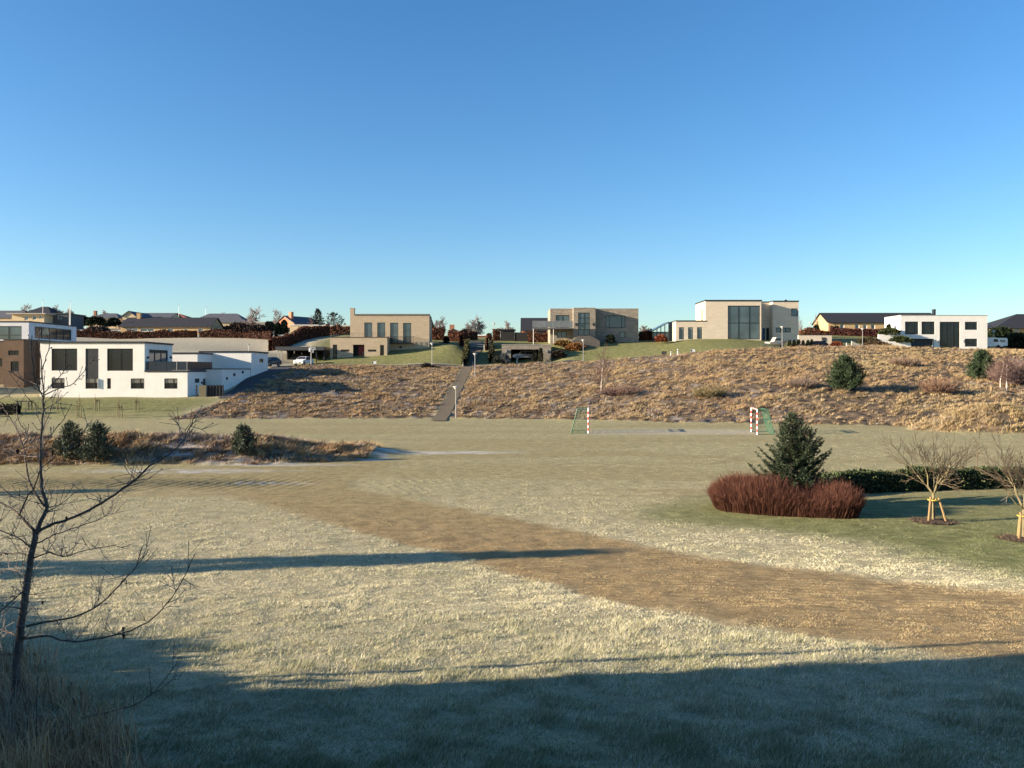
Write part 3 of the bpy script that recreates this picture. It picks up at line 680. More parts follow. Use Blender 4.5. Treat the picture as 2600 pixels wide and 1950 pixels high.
# --- dark screen fence beside it
def screen_fence():
    y = 99.6; x0 = fx(489, y); x1 = fx(588, 103); zb = gz(x0, y)-.3; zt = fz(978, y)
    t = T('screen_fence', 'dark panelled screen fence against the shaded end of the white house', 'fence', (x0, y, zb))
    mb = MB(); mb.box(x0+.75, fx(523, y), y, y+.06, zb, zt-.02); mb.build('gate_panel', mat('olive_boards', (.16, .14, .085), (.12, .10, .06), scale=3, rough=.8, stretch=(.5, .5, 8)), t, world=True)
    xs = np.linspace(fx(523, y)+.05, x1, 6); 
    for a, b in zip(xs[:-1], xs[1:]):
        mb = MB(); mb.box(a+.08, b-.08, y+.3, y+.36, zb, zt-.04); mb.build('panel', DARKW, t, world=True)
    for x in [x0+.35]+list(xs):
        mb = MB(); mb.box(x-.07, x+.07, y+.25, y+.41, zb-.5, zt+.03); mb.build('post', DARK, t, world=True)
screen_fence()

# --- neighbours at the left edge
def brick_house():
    Y = 108
    t = T('brown_brick_house', 'dark brown brick house at the left edge beside the large white house', 'house', W(40, 985, Y))
    z0 = fz(1000, Y); x0 = fx(-120, Y); xa = fx(9, Y); xb = fx(60, Y); xc = fx(103, Y+3)
    H = [R(21, 48, 890, 902, Y), R(27, 48, 917.5, 943, Y)]
    block(t, xa+.003, xb, Y, Y+9, z0, fz(863, Y), BROWNB, f=H, roof=DARK, cap=.12)
    for h in H: window(t, m_front(Y), *h, cols=2, fw=.08)
    H = [R(55, 83, 895, 913, Y+3)]
    block(t, xb+.003, xc, Y+3, Y+9, z0, fz(874, Y+3), BROWNB, f=H, roof=DARK, cap=.1)
    window(t, m_front(Y+3), *H[0], cols=2, fw=.08)
    H = [R(-20, 6, 910, 931, Y+2)]
    block(t, x0, xa, Y+2, Y+9, z0, fz(867, Y+2), BROWNB, f=H, roof=DARK, cap=.1)
    window(t, m_front(Y+2), *H[0], cols=2, fw=.08)
brick_house()
def upper_white():
    Y = 121; x0 = fx(-140, Y); x1 = fx(73, Y); yb = F*x1/(194-CXP)
    t = T('pale_house', 'pale grey flat roofed house with wide windows above the brown brick house', 'house', W(60, 880, Y))
    H = [R(-80, 55, 828, 862, Y)]; S = [(F*x1/(88-CXP), F*x1/(181-CXP), fz(862, 128), fz(830, 124))]
    block(t, x0, x1, Y, yb, fz(905, Y), fz(818, Y), WHITE2, f=H, r=S, roof=DARK, cap=.18, over=.08)
    window(t, m_front(Y), *H[0], cols=4, rows=(.33,), fw=.1, gl=GLB)
    window(t, m_right(x1), *S[0], cols=5, rows=(), fw=.1, gl=glass('painted_reflection_glass', (.06, .045, .04), .05))  # brown reflection painted as the base colour of the side glass
upper_white()

# --- hillside house 1: beige, four tall windows
def beige_house():
    Y = 150; x0 = fx(889, Y); x1 = fx(1090, Y)
    t = T('beige_brick_house', 'beige brick house with four tall windows, a red door and a chimney at one corner', 'house', (fx(985, Y), Y, fz(905, Y)))
    H = [R(925, 945, 819, 856, Y), R(958, 978, 819, 856, Y), R(990.5, 1011, 819.5, 869.5, Y), R(1023.5, 1044, 820, 869.5, Y)]
    z0 = fz(925, Y); zt = fz(801, Y)
    block(t, x0, x1, Y, Y+4.6, z0, zt, BEIGE, f=H)
    # roof falls away to the back
    rb = MB(); rb.prism([(Y-.1, zt+.02), (Y-.1, zt+.28), (Y+9, zt-1.5), (Y+9, zt-1.76)], x0+.72, x1+.12, 'x'); rb.build('roof', mat('zinc_roof', (.16, .15, .14), scale=2, rough=.5), t, world=True)
    c = MB(); zc = fz(784, Y); c.box(x0-.001, x0+.72, Y-.003, Y+.9, zt, zc); c.box(x0-.06, x0+.78, Y-.06, Y+.96, zc, zc+.12); c.build('chimney', BEIGE, t, world=True)
    for i, h in enumerate(H): window(t, m_front(Y), *h, cols=1, fw=.08, gl=GLB, name='window' if i < 2 else 'french_window')
    r = MB(); za, zb = fz(870, Y), fz(855, Y)
    xa, xb = fx(985, Y), fx(1052, Y)
    for k in range(6): 
        z = za+(zb-za)*k/5; r.tube([(xa, Y-.9, z), (xb, Y-.9, z)], .03, 4); r.tube([(xb, Y-.9, z), (xb, Y-.03, z)], .03, 4)
    for k in range(6): r.tube([(xa+(xb-xa)*k/5, Y-.9, za-.1), (xa+(xb-xa)*k/5, Y-.9, zb)], .03, 4)
    r.box(xa, xb, Y-.95, Y-.01, za-.2, za-.105)
    r.build('balcony', DARK, t, world=True)
    Y2 = 146.5; xa, xb = fx(838, Y2), fx(983, Y2)
    D = R(896.5, 925, 875, 912, Y2); d1 = R(845, 856, 875, 912, Y2); d2 = R(965, 975, 876, 903, Y2); s1 = R(865, 887, 887.5, 893, Y2); s2 = R(934.5, 955.5, 887.5, 893, Y2)
    block(t, xa, xb, Y2, Y-.003, z0, fz(857.5, Y2), BEIGE, f=[D, d1, d2, s1, s2], roof=mat('brown_coping', (.12, .09, .07), scale=2), cap=.14, over=.05)
    window(t, m_front(Y2), *d1, fw=.09); window(t, m_front(Y2), *d2, fw=.09); window(t, m_front(Y2), *s1, fw=.08); window(t, m_front(Y2), *s2, fw=.08)
    b = MB(); b.quad((D[0], Y2+1.2, D[2]), (D[1], Y2+1.2, D[2]), (D[1], Y2+1.2, D[3]), (D[0], Y2+1.2, D[3]))
    for x in (D[0], D[1]): b.quad((x, Y2+.141, D[2]), (x, Y2+1.2, D[2]), (x, Y2+1.2, D[3]), (x, Y2+.141, D[3]))
    b.quad((D[0], Y2+.141, D[3]), (D[1], Y2+.141, D[3]), (D[1], Y2+1.2, D[3]), (D[0], Y2+1.2, D[3])); b.build('porch', DARKW, t, world=True)
    door(t, m_front(Y2), (fx(907, Y2), fx(921, Y2), D[2], D[3]-.25), mat('red_door_paint', (.22, .02, .018), (.17, .015, .014), scale=3, rough=.4), depth=1.1)
    rr = MB(); z = fz(857.5, Y2)+.15
    for zz in (z+.35, z+.7): rr.tube([(xa+.2, Y2+.2, zz), (xb-.2, Y2+.2, zz)], .015, 4)
    for k in range(9): x = xa+.2+(xb-xa-.4)*k/8; rr.tube([(x, Y2+.2, z), (x, Y2+.2, z+.72)], .02, 4)
    rr.build('roof_railing', DARK, t, world=True)
    v = MB(); h = R(1014, 1020, 879, 884, Y); v.box(h[0], h[1], Y-.04, Y-.002, h[2], h[3]); v.build('vent', DARK, t, world=True)
beige_house()

def carport():
    Y = 144; x0 = fx(699, Y); x1 = fx(822, Y)
    t = T('carport', 'low dark flat roofed carport set into the bank beside the beige house', 'carport', W(760, 925, Y+1))
    zt = fz(880, Y); zb = gz(fx(760, Y), Y)-.3
    r = MB(); r.box(x0, x1, Y, Y+7, zt-.62, zt); r.build('roof', mat('dark_fascia', (.055, .06, .065), (.04, .045, .05), scale=2, rough=.6), t, world=True)
    b = MB(); b.box(fx(722, Y), x1-.1, Y+6.6, Y+6.9, zb, zt-.63); b.box(x1-.35, x1-.1, Y+1, Y+6.59, zb, zt-.63); b.box(fx(718, Y), fx(721, Y), Y+2.5, Y+6.59, zb, zt-.63); b.build('wall', DARKW, t, world=True)
    for px in (705, 713, 802):
        p = MB(); x = fx(px, Y); p.box(x-.09, x+.09, Y+.3, Y+.48, zb-.5, zt-.63); p.build('post', CONC if px < 800 else DARK, t, world=True)
    s = MB(); s.box(fx(741, Y), fx(744, Y), Y+6.3, Y+6.59, fz(899, Y), fz(893, Y)); s.build('wall_light', PALEW, t, world=True)
carport()

# --- hillside house 2: grey brick with balcony
def grey_house():
    Y = 152; z0 = fz(885, Y); yb = Y+10
    xa, xb, xc, xd = fx(1397, Y), fx(1456, Y), fx(1512, Y), fx(1621, Y)
    t = T('grey_brick_house', 'grey brick house with a tall entrance bay and a glass sided balcony', 'house', (fx(1505, Y), Y, fz(868, Y)))
    H = [R(1411, 1446, 800, 833, Y), R(1414, 1438, 841.5, 857.5, Y)]
    block(t, xa, xb-.003, Y, yb, z0, fz(784.5, Y), GREYB, f=H, roof=CONC, cap=.1, over=.04)
    window(t, m_front(Y), *H[0], cols=2, fw=.1, gl=GLB, name='balcony_door'); window(t, m_front(Y), *H[1], cols=2, fw=.1, gl=GLB)
    Yb = Y-1.9; xb2, xc2 = fx(1456, Yb), fx(1512, Yb)
    Hb = [R(1468, 1498, 794, 852, Yb)]
    block(t, xb2, xc2, Yb, yb-.1, z0, fz(782.5, Yb), GREYB, f=Hb, roof=CONC, cap=.1, over=.04)
    window(t, m_front(Yb), *Hb[0], cols=2, rows=(.27, .54, .77), fw=.1, gl=GLB, name='entrance_window')
    wall_lamp(t, fx(1462, Yb), Yb, fz(823, Yb)); wall_lamp(t, fx(1506, Yb), Yb, fz(823, Yb))
    Hr = [R(1538, 1588, 801, 832, Y), R(1573, 1587.5, 842, 858, Y)]
    block(t, xc2+.003, xd, Y, yb, z0, fz(784.5, Y), GREYB, f=Hr, roof=CONC, cap=.1, over=.04)
    a, b = Hr[0][0], Hr[0][1]; window(t, m_front(Y), *Hr[0], us=[a+(b-a)*.19, a+(b-a)*.81], fw=.1, gl=GLB); window(t, m_front(Y), *Hr[1], fw=.1, gl=GLB)
    f = MB(); f.tube([(fx(1486.5, Yb+4), Yb+4, fz(781, Yb)), (fx(1486.5, Yb+4), Yb+4, fz(778, Yb)+.1)], .22, 8); f.build('flue', DARK, t, world=True)
    # balcony
    yf = Y-3.2; x0 = fx(1353, yf); x1 = fx(1455, yf); zd = fz(832, yf)
    d = MB(); d.box(x0, x1, yf, Y-.003, zd-.22, zd); bal = d.build('balcony', mat('steel_deck', (.12, .12, .12), scale=2, rough=.5), t, world=True)
    g = MB(); n = 6
    for i in range(n):
        u, v = x0+(x1-x0)*i/n, x0+(x1-x0)*(i+1)/n; g.box(u+.05, v-.05, yf+.05, yf+.065, zd+.05, zd+1.15)
    g.build('glass_panels', mat('frosted_glass', (.17, .18, .185), (.13, .14, .145), scale=.5, rough=.15, spec=.6), bal, world=True)
    r = MB(); r.tube([(x0, yf+.06, zd+1.2), (x1, yf+.06, zd+1.2)], .035, 5)
    for i in range(n+1): u = x0+(x1-x0)*i/n; r.tube([(u, yf+.06, zd), (u, yf+.06, zd+1.2)], .03, 5)
    r.build('railing', STEEL, bal, world=True)
    for px in (1353.5, 1404.5):
        p = MB(); u = fx(px, yf)+.07; p.tube([(u, yf+.1, fz(875, yf)), (u, yf+.1, zd-.22)], .07, 6); p.build('post', STEEL, bal, world=True)
    # fan of entrance steps
    s = MB(); cx = fx(1484, Yb); zf = fz(852.5, Yb)
    for k in range(7):
        w = (fx(1512, Yb)-fx(1460, Yb))/2*(.62+.12*k); z = zf-.16*k
        s.box(cx-w, cx+w, Yb-.45-.4*k, Yb-.002-.0015*k, z-1.2, z)
    s.build('entrance_steps', mat('paving', (.13, .115, .10), (.09, .08, .07), scale=3, rough=.9), t, world=True)
grey_house()

def stone_garage():
    Y = 141.5; x0, x1 = fx(1274, Y), fx(1399, Y)
    t = T('stone_garage', 'low grey stone garage with a wide dark opening below the grey brick house', 'garage', W(1335, 920, Y))
    op = R(1297, 1368, 887, 926, Y); z0 = fz(930, Y)
    mb = MB(); wall_face(mb, m_front(Y), x0, x1, z0, fz(876, Y), [op], .4)
    y2 = Y+8; zt = fz(876, Y)
    for x in (x0, x1): mb.quad((x, Y, z0), (x, y2, z0), (x, y2, zt), (x, Y, zt))
    mb.quad((x0, y2, z0), (x1, y2, z0), (x1, y2, zt), (x0, y2, zt)); mb.build('wall', GREYB, t, world=True)
    r = MB(); r.box(x0-.05, x1+.05, Y-.05, y2+.05, zt+.002, zt+.1); r.build('roof', CONC, t, world=True)
    i = MB(); i.quad((op[0]-.3, Y+6.5, op[2]), (op[1]+.3, Y+6.5, op[2]), (op[1]+.3, Y+6.5, op[3]), (op[0]-.3, Y+6.5, op[3])); i.build('back_wall', DARKW, t, world=True)
    wall_lamp(t, fx(1285.5, Y), Y, fz(891.5, Y), STEEL); wall_lamp(t, fx(1389, Y), Y, fz(892, Y), STEEL)
stone_garage()

# --- hillside house 3: pale brick with a tall glazed front
def glazed_house():
    Y = 150; z0 = fz(885, Y)
    t = T('pale_brick_house', 'tall pale brick house with a two storey glazed front on the hilltop', 'house', (fx(1860, Y), Y, fz(864, Y)))
    x0, x1 = fx(1791, Y), fx(1933, Y); G_ = R(1848, 1930, 776, 862, Y)
    block(t, x0, x1, Y, Y+7.8, z0, fz(764.5, Y), BEIGE2, f=[G_], l=[(Y+2.2, Y+3.2, fz(815, Y+2), fz(785, Y+2))], roof=DARK, cap=.22, over=.1)
    window(t, m_front(Y), *G_, cols=3, rows=(.49,), fw=.13, gl=GLB, name='glazed_front')
    window(t, m_left(x0), Y+2.2, Y+3.2, fz(815, Y+2), fz(785, Y+2), fw=.08)
    # low wing
    xa, xb = fx(1716, Y), x0-.003; H = [R(1724, 1737, 831, 861.5, Y), R(1747, 1760, 831, 861, Y), R(1770, 1783, 831, 860.5, Y)]
    block(t, xa, xb, Y, Y+7, z0, fz(816, Y), BEIGE2, f=H, roof=DARK, cap=.18, over=.08)
    for h in H: window(t, m_front(Y), *h, fw=.09, gl=GLB, blind=.14)
    # recessed entrance and right block
    Yr = Y+3.6; xr0 = fx(1961, Y+3.2); D = (fx(1932, Yr)+.25, fx(1943, Yr), fz(866, Yr), fz(833, Yr)); D2 = (fx(1945, Yr), fx(1953, Yr), fz(866, Yr), fz(833, Yr))
    block(t, x1+.003, xr0, Yr, Y+8, z0, fz(768, Yr), BEIGE2, f=[D, D2], roof=DARK, cap=.18, over=.06)
    door(t, m_front(Yr), D, mat('blue_door_paint', (.02, .07, .17), (.015, .055, .14), scale=3, rough=.4)); window(t, m_front(Yr), *D2, fw=.06, name='side_light')
    Y3 = Y+1.9; x3 = fx(2027.5, Y3); H = [R(2009, 2026, 783, 803, Y3), R(1970, 2008, 832, 844, Y3)]
    block(t, fx(1962, Y3), x3, Y3, Y+9, z0, fz(766, Y3), BEIGE2, f=H, roof=DARK, cap=.2, over=.08)
    window(t, m_front(Y3), *H[0], fw=.12, gl=glass('sky_blue_glass', (.06, .12, .18), .05)); window(t, m_front(Y3), *H[1], cols=3, fw=.1, gl=GLB)
    f = MB(); f.tube([(fx(1964.5, Y+5), Y+5, fz(766, Y3)), (fx(1964.5, Y+5), Y+5, fz(760.5, Y3))], .16, 8); f.build('flue', DARK, t, world=True)
    k = MB(); zz = fz(766, Y3)+.2; a, b = fx(1987, Y+6), fx(2005, Y+6); c = (a+b)/2
    k.add([(a, Y+5.5, zz), (b, Y+5.5, zz), (b, Y+7, zz), (a, Y+7, zz), (c, Y+6.2, zz+.6)], [(0, 1, 4), (1, 2, 4), (2, 3, 4), (3, 0, 4)]); k.build('roof_light', DARK, t, world=True)
    # glazed garden room on the left
    ys = Y+3; a, b = fx(1658, ys), fx(1698, ys)
    g = T('garden_room', 'dark framed glass garden room leaning on the tall pale brick house', 'conservatory', (a, ys, gz(a, ys)))
    zr0, zr1, zf = fz(839, ys), fz(817, ys), fz(864, ys)
    m = MB()
    m.prism([(a, zr0), (a, zr0-.18), (b, zr1-.18), (b, zr1)], ys+4.6, ys+5.2)
    m.prism([(a, zr0), (a, zr0-.18), (b, zr1-.18), (b, zr1)], ys-.1, ys+.1)
    for i in range(5):
        x = a+(b-a)*i/4; zt_ = zr0-.18+(zr1-zr0)*i/4; m.box(x-.07, x+.07, ys-.07, ys+.07, zf-.8, zt_)
    m.box(a, b, ys-.06, ys+.06, zr0-.42, zr0-.24)
    m.build('frame', DARK, g, world=True)
    p = MB(); p.quad((a, ys+.02, zf-.8), (b, ys+.02, zf-.8), (b, ys+.02, zr0-.3), (a, ys+.02, zr0-.3)); p.build('pane', GLB, g, world=True)
    q = MB(); q.prism([(a-.1, zr0+.02), (a-.1, zr0+.06), (b, zr1+.06), (b, zr1+.02)], ys-.1, ys+5.2); q.build('roof', mat('pale_glass_roof', (.36, .40, .43), scale=1, rough=.15, spec=.6), g, world=True)
glazed_house()

# --- the wall with the house number
def number_wall():
    Y = 146; x0, x1 = fx(2028, Y), fx(2112, Y); z0 = fz(890, Y); zt = fz(851, Y)
    t = T('number_wall', 'pale rendered garden wall with large black number 52', 'wall', (fx(2080, Y), Y, fz(880, Y)))
    m = MB(); m.box(x0, x1, Y, Y+.5, z0, zt); m.build('wall', BEIGE2, t, world=True)
    c = MB(); c.box(x0-.04, x1+.04, Y-.05, Y+.55, zt+.002, zt+.1); c.build('coping', DARK, t, world=True)
    cu = bpy.data.curves.new('house_number', 'FONT'); cu.body = '52'; cu.size = 1.0; cu.extrude = .03; cu.offset = .035; cu.align_x = 'CENTER'
    tmp = bpy.data.objects.new('tmp', cu); COL.objects.link(tmp); bpy.context.view_layer.update()
    me = bpy.data.meshes.new_from_object(tmp.evaluated_get(bpy.context.evaluated_depsgraph_get())); bpy.data.objects.remove(tmp)
    co = np.empty(len(me.vertices)*3); me.vertices.foreach_get('co', co); co = co.reshape(-1, 3)
    w = co[:, 0].max()-co[:, 0].min(); h = co[:, 1].max()-co[:, 1].min(); sx = (fx(2097, Y)-fx(2086, Y))/w; sy = (fz(856.5, Y)-fz(867, Y))/h
    P = np.stack([(co[:, 0]-co[:, 0].min())*sx+fx(2086, Y)-t.location.x, co[:, 2]*1.0-.04, (co[:, 1]-co[:, 1].min())*sy+fz(867, Y)-t.location.z], 1)
    me.vertices.foreach_set('co', P.ravel()); me.materials.clear(); me.materials.append(mat('black_paint', (.012, .012, .014), scale=3, rough=.5)); me.update()
    o = bpy.data.objects.new('house_number', me); COL.objects.link(o); o.parent = t
number_wall()

# --- right white house
def white_villa():
    Y = 154; z0 = fz(895, Y); x0, x1 = fx(2287, Y), fx(2507, Y); yb = F*x0/(2246-CXP)
    t = T('white_villa', 'white two storey villa with a tall glazed entrance above the right hillside', 'house', (fx(2400, Y), Y, fz(886, Y)))
    H = [R(2298, 2332, 816.5, 849, Y), R(2340, 2373.5, 816.5, 849, Y), R(2386, 2437, 817, 885, Y), R(2450, 2481.5, 817, 837.5, Y), R(2450, 2481.5, 860, 880, Y), R(2305, 2372.5, 860, 886, Y)]
    block(t, x0, x1, Y, yb, z0, fz(801.5, Y), WHITE, f=H, l=[(yb-2.5, yb-1.6, fz(836, Y), fz(822, Y))], roof=mat('pale_coping', (.35, .35, .34), scale=2), cap=.12, over=.04)
    for i, h in enumerate(H):
        if i < 2: window(t, m_front(Y), *h, us=[h[0]+(h[1]-h[0])*.65], fw=.12)
        elif i == 2: window(t, m_front(Y), *h, cols=3, rows=(.35, .53), fw=.12, name='glazed_entrance')
        elif i == 5:
            g = MB(); g.box(h[0]+.004, h[1]-.004, Y+.9, Y+1, h[2], h[3]-.004); g.build('garage_door', mat('dark_grey_door', (.07, .072, .078), scale=2, rough=.6, stretch=(.3, .3, 8)), t, world=True)
            g = MB(); g.quad((h[0], Y+.141, h[3]), (h[1], Y+.141, h[3]), (h[1], Y+1, h[3]), (h[0], Y+1, h[3]))
            for x in h[:2]: g.quad((x, Y+.141, h[2]), (x, Y+1, h[2]), (x, Y+1, h[3]), (x, Y+.141, h[3]))
            g.build('garage_reveal', WHITE, t, world=True)
        else: window(t, m_front(Y), *h, us=[h[0]+(h[1]-h[0])*.6], fw=.12, blind=.0 if i == 3 else .0)
    window(t, m_left(x0), yb-2.5, yb-1.6, fz(836, Y), fz(822, Y), fw=.08)
    for px in (2383, 2446.5): wall_lamp(t, fx(px, Y), Y, fz(866, Y), STEEL)
    # white garden walls on its left side
    def gw(label, px0, px1, pt, pb, y, slope=0):
        m = MB(); a, b = fx(px0, y), fx(px1, y); zt = fz(pt, y); zb = fz(pb, y)-1.0
        m.prism([(a, zb), (b, zb), (b, zt), (a, zt)], y, y+.35)
        o = m.build('garden_wall', WHITE); tag(o, label, 'wall', 'white garden walls'); return o
    gw('upper white garden wall beside the white villa', 2231, 2290, 849, 868, 152.5)
    gw('lower white garden wall below the trimmed pine shrubs', 2256, 2313, 867, 880, 149.5)
white_villa()

# --- gabled houses in the rows behind
def gabled(name, label, cat, Y, pxa, pxb, py_ridge, py_eave, py_base, depth, wallm, roofm, f=(), over=.35, gable_px=None, chim=None, cols=2, hip=0, fmat=None, wallg=None):
    """long house with its ridge along x"""
    xa, xb = fx(pxa, Y), fx(pxb, Y); ze, zr = fz(py_eave, Y), None
    ym = Y+depth/2; zr = fz(py_ridge, ym); z0 = fz(py_base, Y)-2
    t = T(name, label, cat, ((xa+xb)/2, Y, fz(py_base, Y)))
    H = [R(*h, Y) for h in f]
    m = MB(); wall_face(m, m_front(Y), xa, xb, z0, ze, H); m.quad((xa, Y+depth, z0), (xb, Y+depth, z0), (xb, Y+depth, ze), (xa, Y+depth, ze))
    if hip:
        for x in (xa, xb): m.quad((x, Y, z0), (x, Y+depth, z0), (x, Y+depth, ze), (x, Y, ze))
    else:
        for x in (xa, xb): m.add([(x, Y, z0), (x, Y+depth, z0), (x, Y+depth, ze), (x, ym, zr-.12), (x, Y, ze)], [(0, 1, 2, 3, 4)])
    m.build('wall', wallm, t, world=True)
    r = MB(); th = .16; o = over; sl = (zr-ze)/(depth/2); yo = Y-o; zo = ze-o*sl
    h = hip
    r.add([(xa-o, yo, zo), (xb+o, yo, zo), (xb+o-h, ym, zr), (xa-o+h, ym, zr), (xa-o, yo, zo+th), (xb+o, yo, zo+th), (xb+o-h, ym, zr+th), (xa-o+h, ym, zr+th)],
          [(3, 2, 1, 0), (4, 5, 6, 7), (0, 1, 5, 4), (1, 2, 6, 5), (3, 0, 4, 7)])
    yo2 = Y+depth+o
    r.add([(xa-o, yo2, zo), (xb+o, yo2, zo), (xb+o-h, ym+.002, zr), (xa-o+h, ym+.002, zr), (xa-o, yo2, zo+th), (xb+o, yo2, zo+th), (xb+o-h, ym+.002, zr+th), (xa-o+h, ym+.002, zr+th)],
          [(0, 1, 2, 3), (7, 6, 5, 4), (4, 5, 1, 0), (5, 6, 2, 1), (7, 4, 0, 3)])
    if hip:
        r.add([(xa-o, yo, zo+th), (xa-o, yo2, zo+th), (xa-o+h, ym, zr+th)], [(0, 1, 2)]); r.add([(xb+o, yo, zo+th), (xb+o, yo2, zo+th), (xb+o-h, ym, zr+th)], [(0, 1, 2)])
    rf = r.build('roof', roofm, t, world=True)
    for i, hh in enumerate(H):
        w = hh[1]-hh[0]; window(t, m_front(Y), *hh, cols=max(1, int(round(w/1.3))), fw=.1, gl=GLB if i % 2 else GLL, fmat=fmat or FRAMEW)
    if chim:
        for (p0, p1, pt, cm) in chim:
            c = MB(); a, b = fx(p0, ym), fx(p1, ym); c.box(a, b, ym-.6, ym+.3, zr-1.2, fz(pt, ym)); c.box(a-.06, b+.06, ym-.66, ym+.36, fz(pt, ym), fz(pt, ym)+.12); c.build('chimney', cm, rf, world=True)
    return t
gabled('yellow_bungalow', 'long yellow brick bungalow with a black roof behind the beech hedge', 'house', 186, 306, 533, 808, 829, 847, 8.5, YELB, ROOFD,
       f=[(322, 350, 834, 842), (357, 391, 834.5, 842), (426, 440, 834, 842), (469, 475, 834, 842), (503, 516, 834, 846)], chim=[(350, 359, 796, YELB)])
gabled('yellow_bungalow', 'ochre brick bungalow with a black roof behind the number wall', 'house', 184, 2103, 2385, 796, 818, 842, 9, YELB, ROOFD,
       f=[(2133, 2144, 824, 837), (2171, 2182, 824, 836.5), (2191.5, 2202, 824, 836.5), (2211.5, 2222, 824, 836.5)], chim=[(2368, 2372.5, 787, DARK)])
gabled('grey_roofed_house', 'house with a long grey roof and a yellow chimney wall behind the black roofed bungalow', 'house', 238, 335, 432, 796, 806, 830, 9, CREAMB, ROOFG)
gabled('red_roofed_house', 'house with a low red tiled roof between two grey roofs', 'house', 246, 405, 476, 798, 808, 832, 9, REDB, ROOFR, hip=4.5)
gabled('grey_roofed_house', 'house with a wide blue grey hipped roof and dark eaves near the bare oak', 'house', 232, 482, 620, 797.5, 818, 838, 10, CREAMB, ROOFG, hip=4.0)
gabled('blue_roofed_house', 'house with a blue grey roof and a small brick chimney near the tall flagpole', 'house', 240, 222, 300, 797, 808, 826, 9, CREAMB, ROOFG, hip=3.0, chim=[(240, 246, 790.5, REDB)])
gabled('black_gambrel_house', 'dark hipped house roof rising above the flat roofed yellow house', 'house', 250, 58, 128, 780, 796, 822, 9, YELB, ROOFD, hip=3.5)
gabled('blue_roofed_house', 'blue grey roof at the far left edge of the street', 'house', 240, -60, 40, 790, 806, 826, 9, CREAMB, ROOFG)
gabled('black_wall_house', 'dark boarded house with a black roof behind the balcony', 'house', 172, 1326, 1400, 809, 838, 850, 7, REDB, ROOFD, over=.3)
gabled('black_roofed_house', 'house with a large black roof at the right edge behind dark green trees', 'house', 188, 2530, 2760, 799, 830, 850, 12, YELB, ROOFD, hip=9, f=[(2575, 2590, 832, 842)], over=.8)

def gable_front(name, label, Y, pxa, pxr, pxb, pyr, pye_a, pye_b, pyb, depth, wm, rm, chim=None):
    """house showing its gable to the camera, ridge along y"""
    t = T(name, label, 'house', (fx(pxr, Y), Y, fz(pyb, Y)))
    P = [(fx(pxa, Y), fz(pyb, Y)-2), (fx(pxb, Y), fz(pyb, Y)-2), (fx(pxb, Y), fz(pye_b, Y)), (fx(pxr, Y), fz(pyr, Y)), (fx(pxa, Y), fz(pye_a, Y))]
    m = MB(); m.prism(P, Y, Y+depth); m.build('wall', wm, t, world=True)
    r = MB(); o = .3
    (bx, bz), (rx, rz), (ax, az) = P[2], P[3], P[4]
    r.prism([(ax-o, az-o*.4), (rx, rz+.03), (rx, rz+.2), (ax-o, az-o*.4+.17)], Y-o, Y+depth+o); r.prism([(rx+.003, rz+.03), (bx+o, bz-o*.4), (bx+o, bz-o*.4+.17), (rx+.003, rz+.2)], Y-o, Y+depth+o)
    rf = r.build('roof', rm, t, world=True)
    if chim:
        c = MB(); a, b, pt = chim; c.box(fx(a, Y), fx(b, Y), Y+.5, Y+1.3, rz-1.2, fz(pt, Y)); c.build('chimney', wm, rf, world=True)
    return t
gable_front('red_brick_house', 'red brick gable house between the beech hedges above the stair path', 200, 1140, 1150, 1192, 836, 845, 852, 868, 9, REDB, ROOFG, (1141, 1153, 824))
_t = gable_front('red_brick_house', 'orange red brick gable house with a dark roof and chimney behind the twin thujas', 208, 690, 722, 757, 803, 823, 822, 850, 9, REDL, ROOFG, (732, 741, 792)); _t.rotation_euler = (0, 0, -.55)
gable_front('cream_gable_house', 'cream gabled house with a grey roof behind the black roofed bungalow', 225, 656-350+350-345, 672-345, 690-345, 791, 803, 804, 828, 12, CREAMB, ROOFG)

def flat_house(name, label, Y, a, b, pt, pb, depth, m, f=(), roofm=CONC, over=.25, cap=.25):
    t = T(name, label, 'house', (fx((a+b)/2, Y), Y, fz(pb, Y))); H = [R(*h, Y) for h in f]
    block(t, fx(a, Y), fx(b, Y), Y, Y+depth, fz(pb, Y)-2, fz(pt, Y), m, f=H, roof=roofm, cap=cap, over=over)
    for i, h in enumerate(H): window(t, m_front(Y), *h, cols=max(1, int(round((h[1]-h[0])/1.2))), fw=.1, gl=GLB if i % 2 else GLL, fmat=FRAMEW)
    return t
flat_house('flat_roofed_house', 'two storey flat roofed yellow house with pale eaves near the tall flagpole', 210, 30, 112, 798, 822, 9, CREAMB, f=[(62, 72, 801, 813), (83, 92, 801, 812), (99, 106, 800, 809)], over=.9)
flat_house('grey_extension', 'grey flat roofed wing joined to the yellow flat roofed house', 214, 113, 172, 797.5, 824, 8, mat('grey_boards', (.10, .105, .11), scale=2, stretch=(8, 8, .5)), f=[(123, 134, 801, 809), (147, 157, 801, 810)], roofm=DARK)
flat_house('cream_bungalow', 'cream flat roofed bungalow behind the red beech hedge', 184, 736, 808, 826.5, 852, 10, CREAMB, f=[(753, 790, 839, 852)], roofm=FRAMEW, over=.12, cap=.18)
flat_house('cream_bungalow', 'second cream flat roofed bungalow reaching behind the beige chimney house', 188, 808.5, 892, 827, 852, 10, CREAMB, f=[(823, 852, 840, 848)], roofm=FRAMEW, over=.1, cap=.15)
flat_house('dark_shed', 'black flat roofed garden shed beside the dark board fence', 166, 1271, 1306, 839, 868, 4, DARKW, roofm=DARK)
flat_house('low_outbuilding', 'low grey outbuilding behind the bare oak', 205, 636, 673, 820, 842, 6, CONC, roofm=CONC, over=.1)
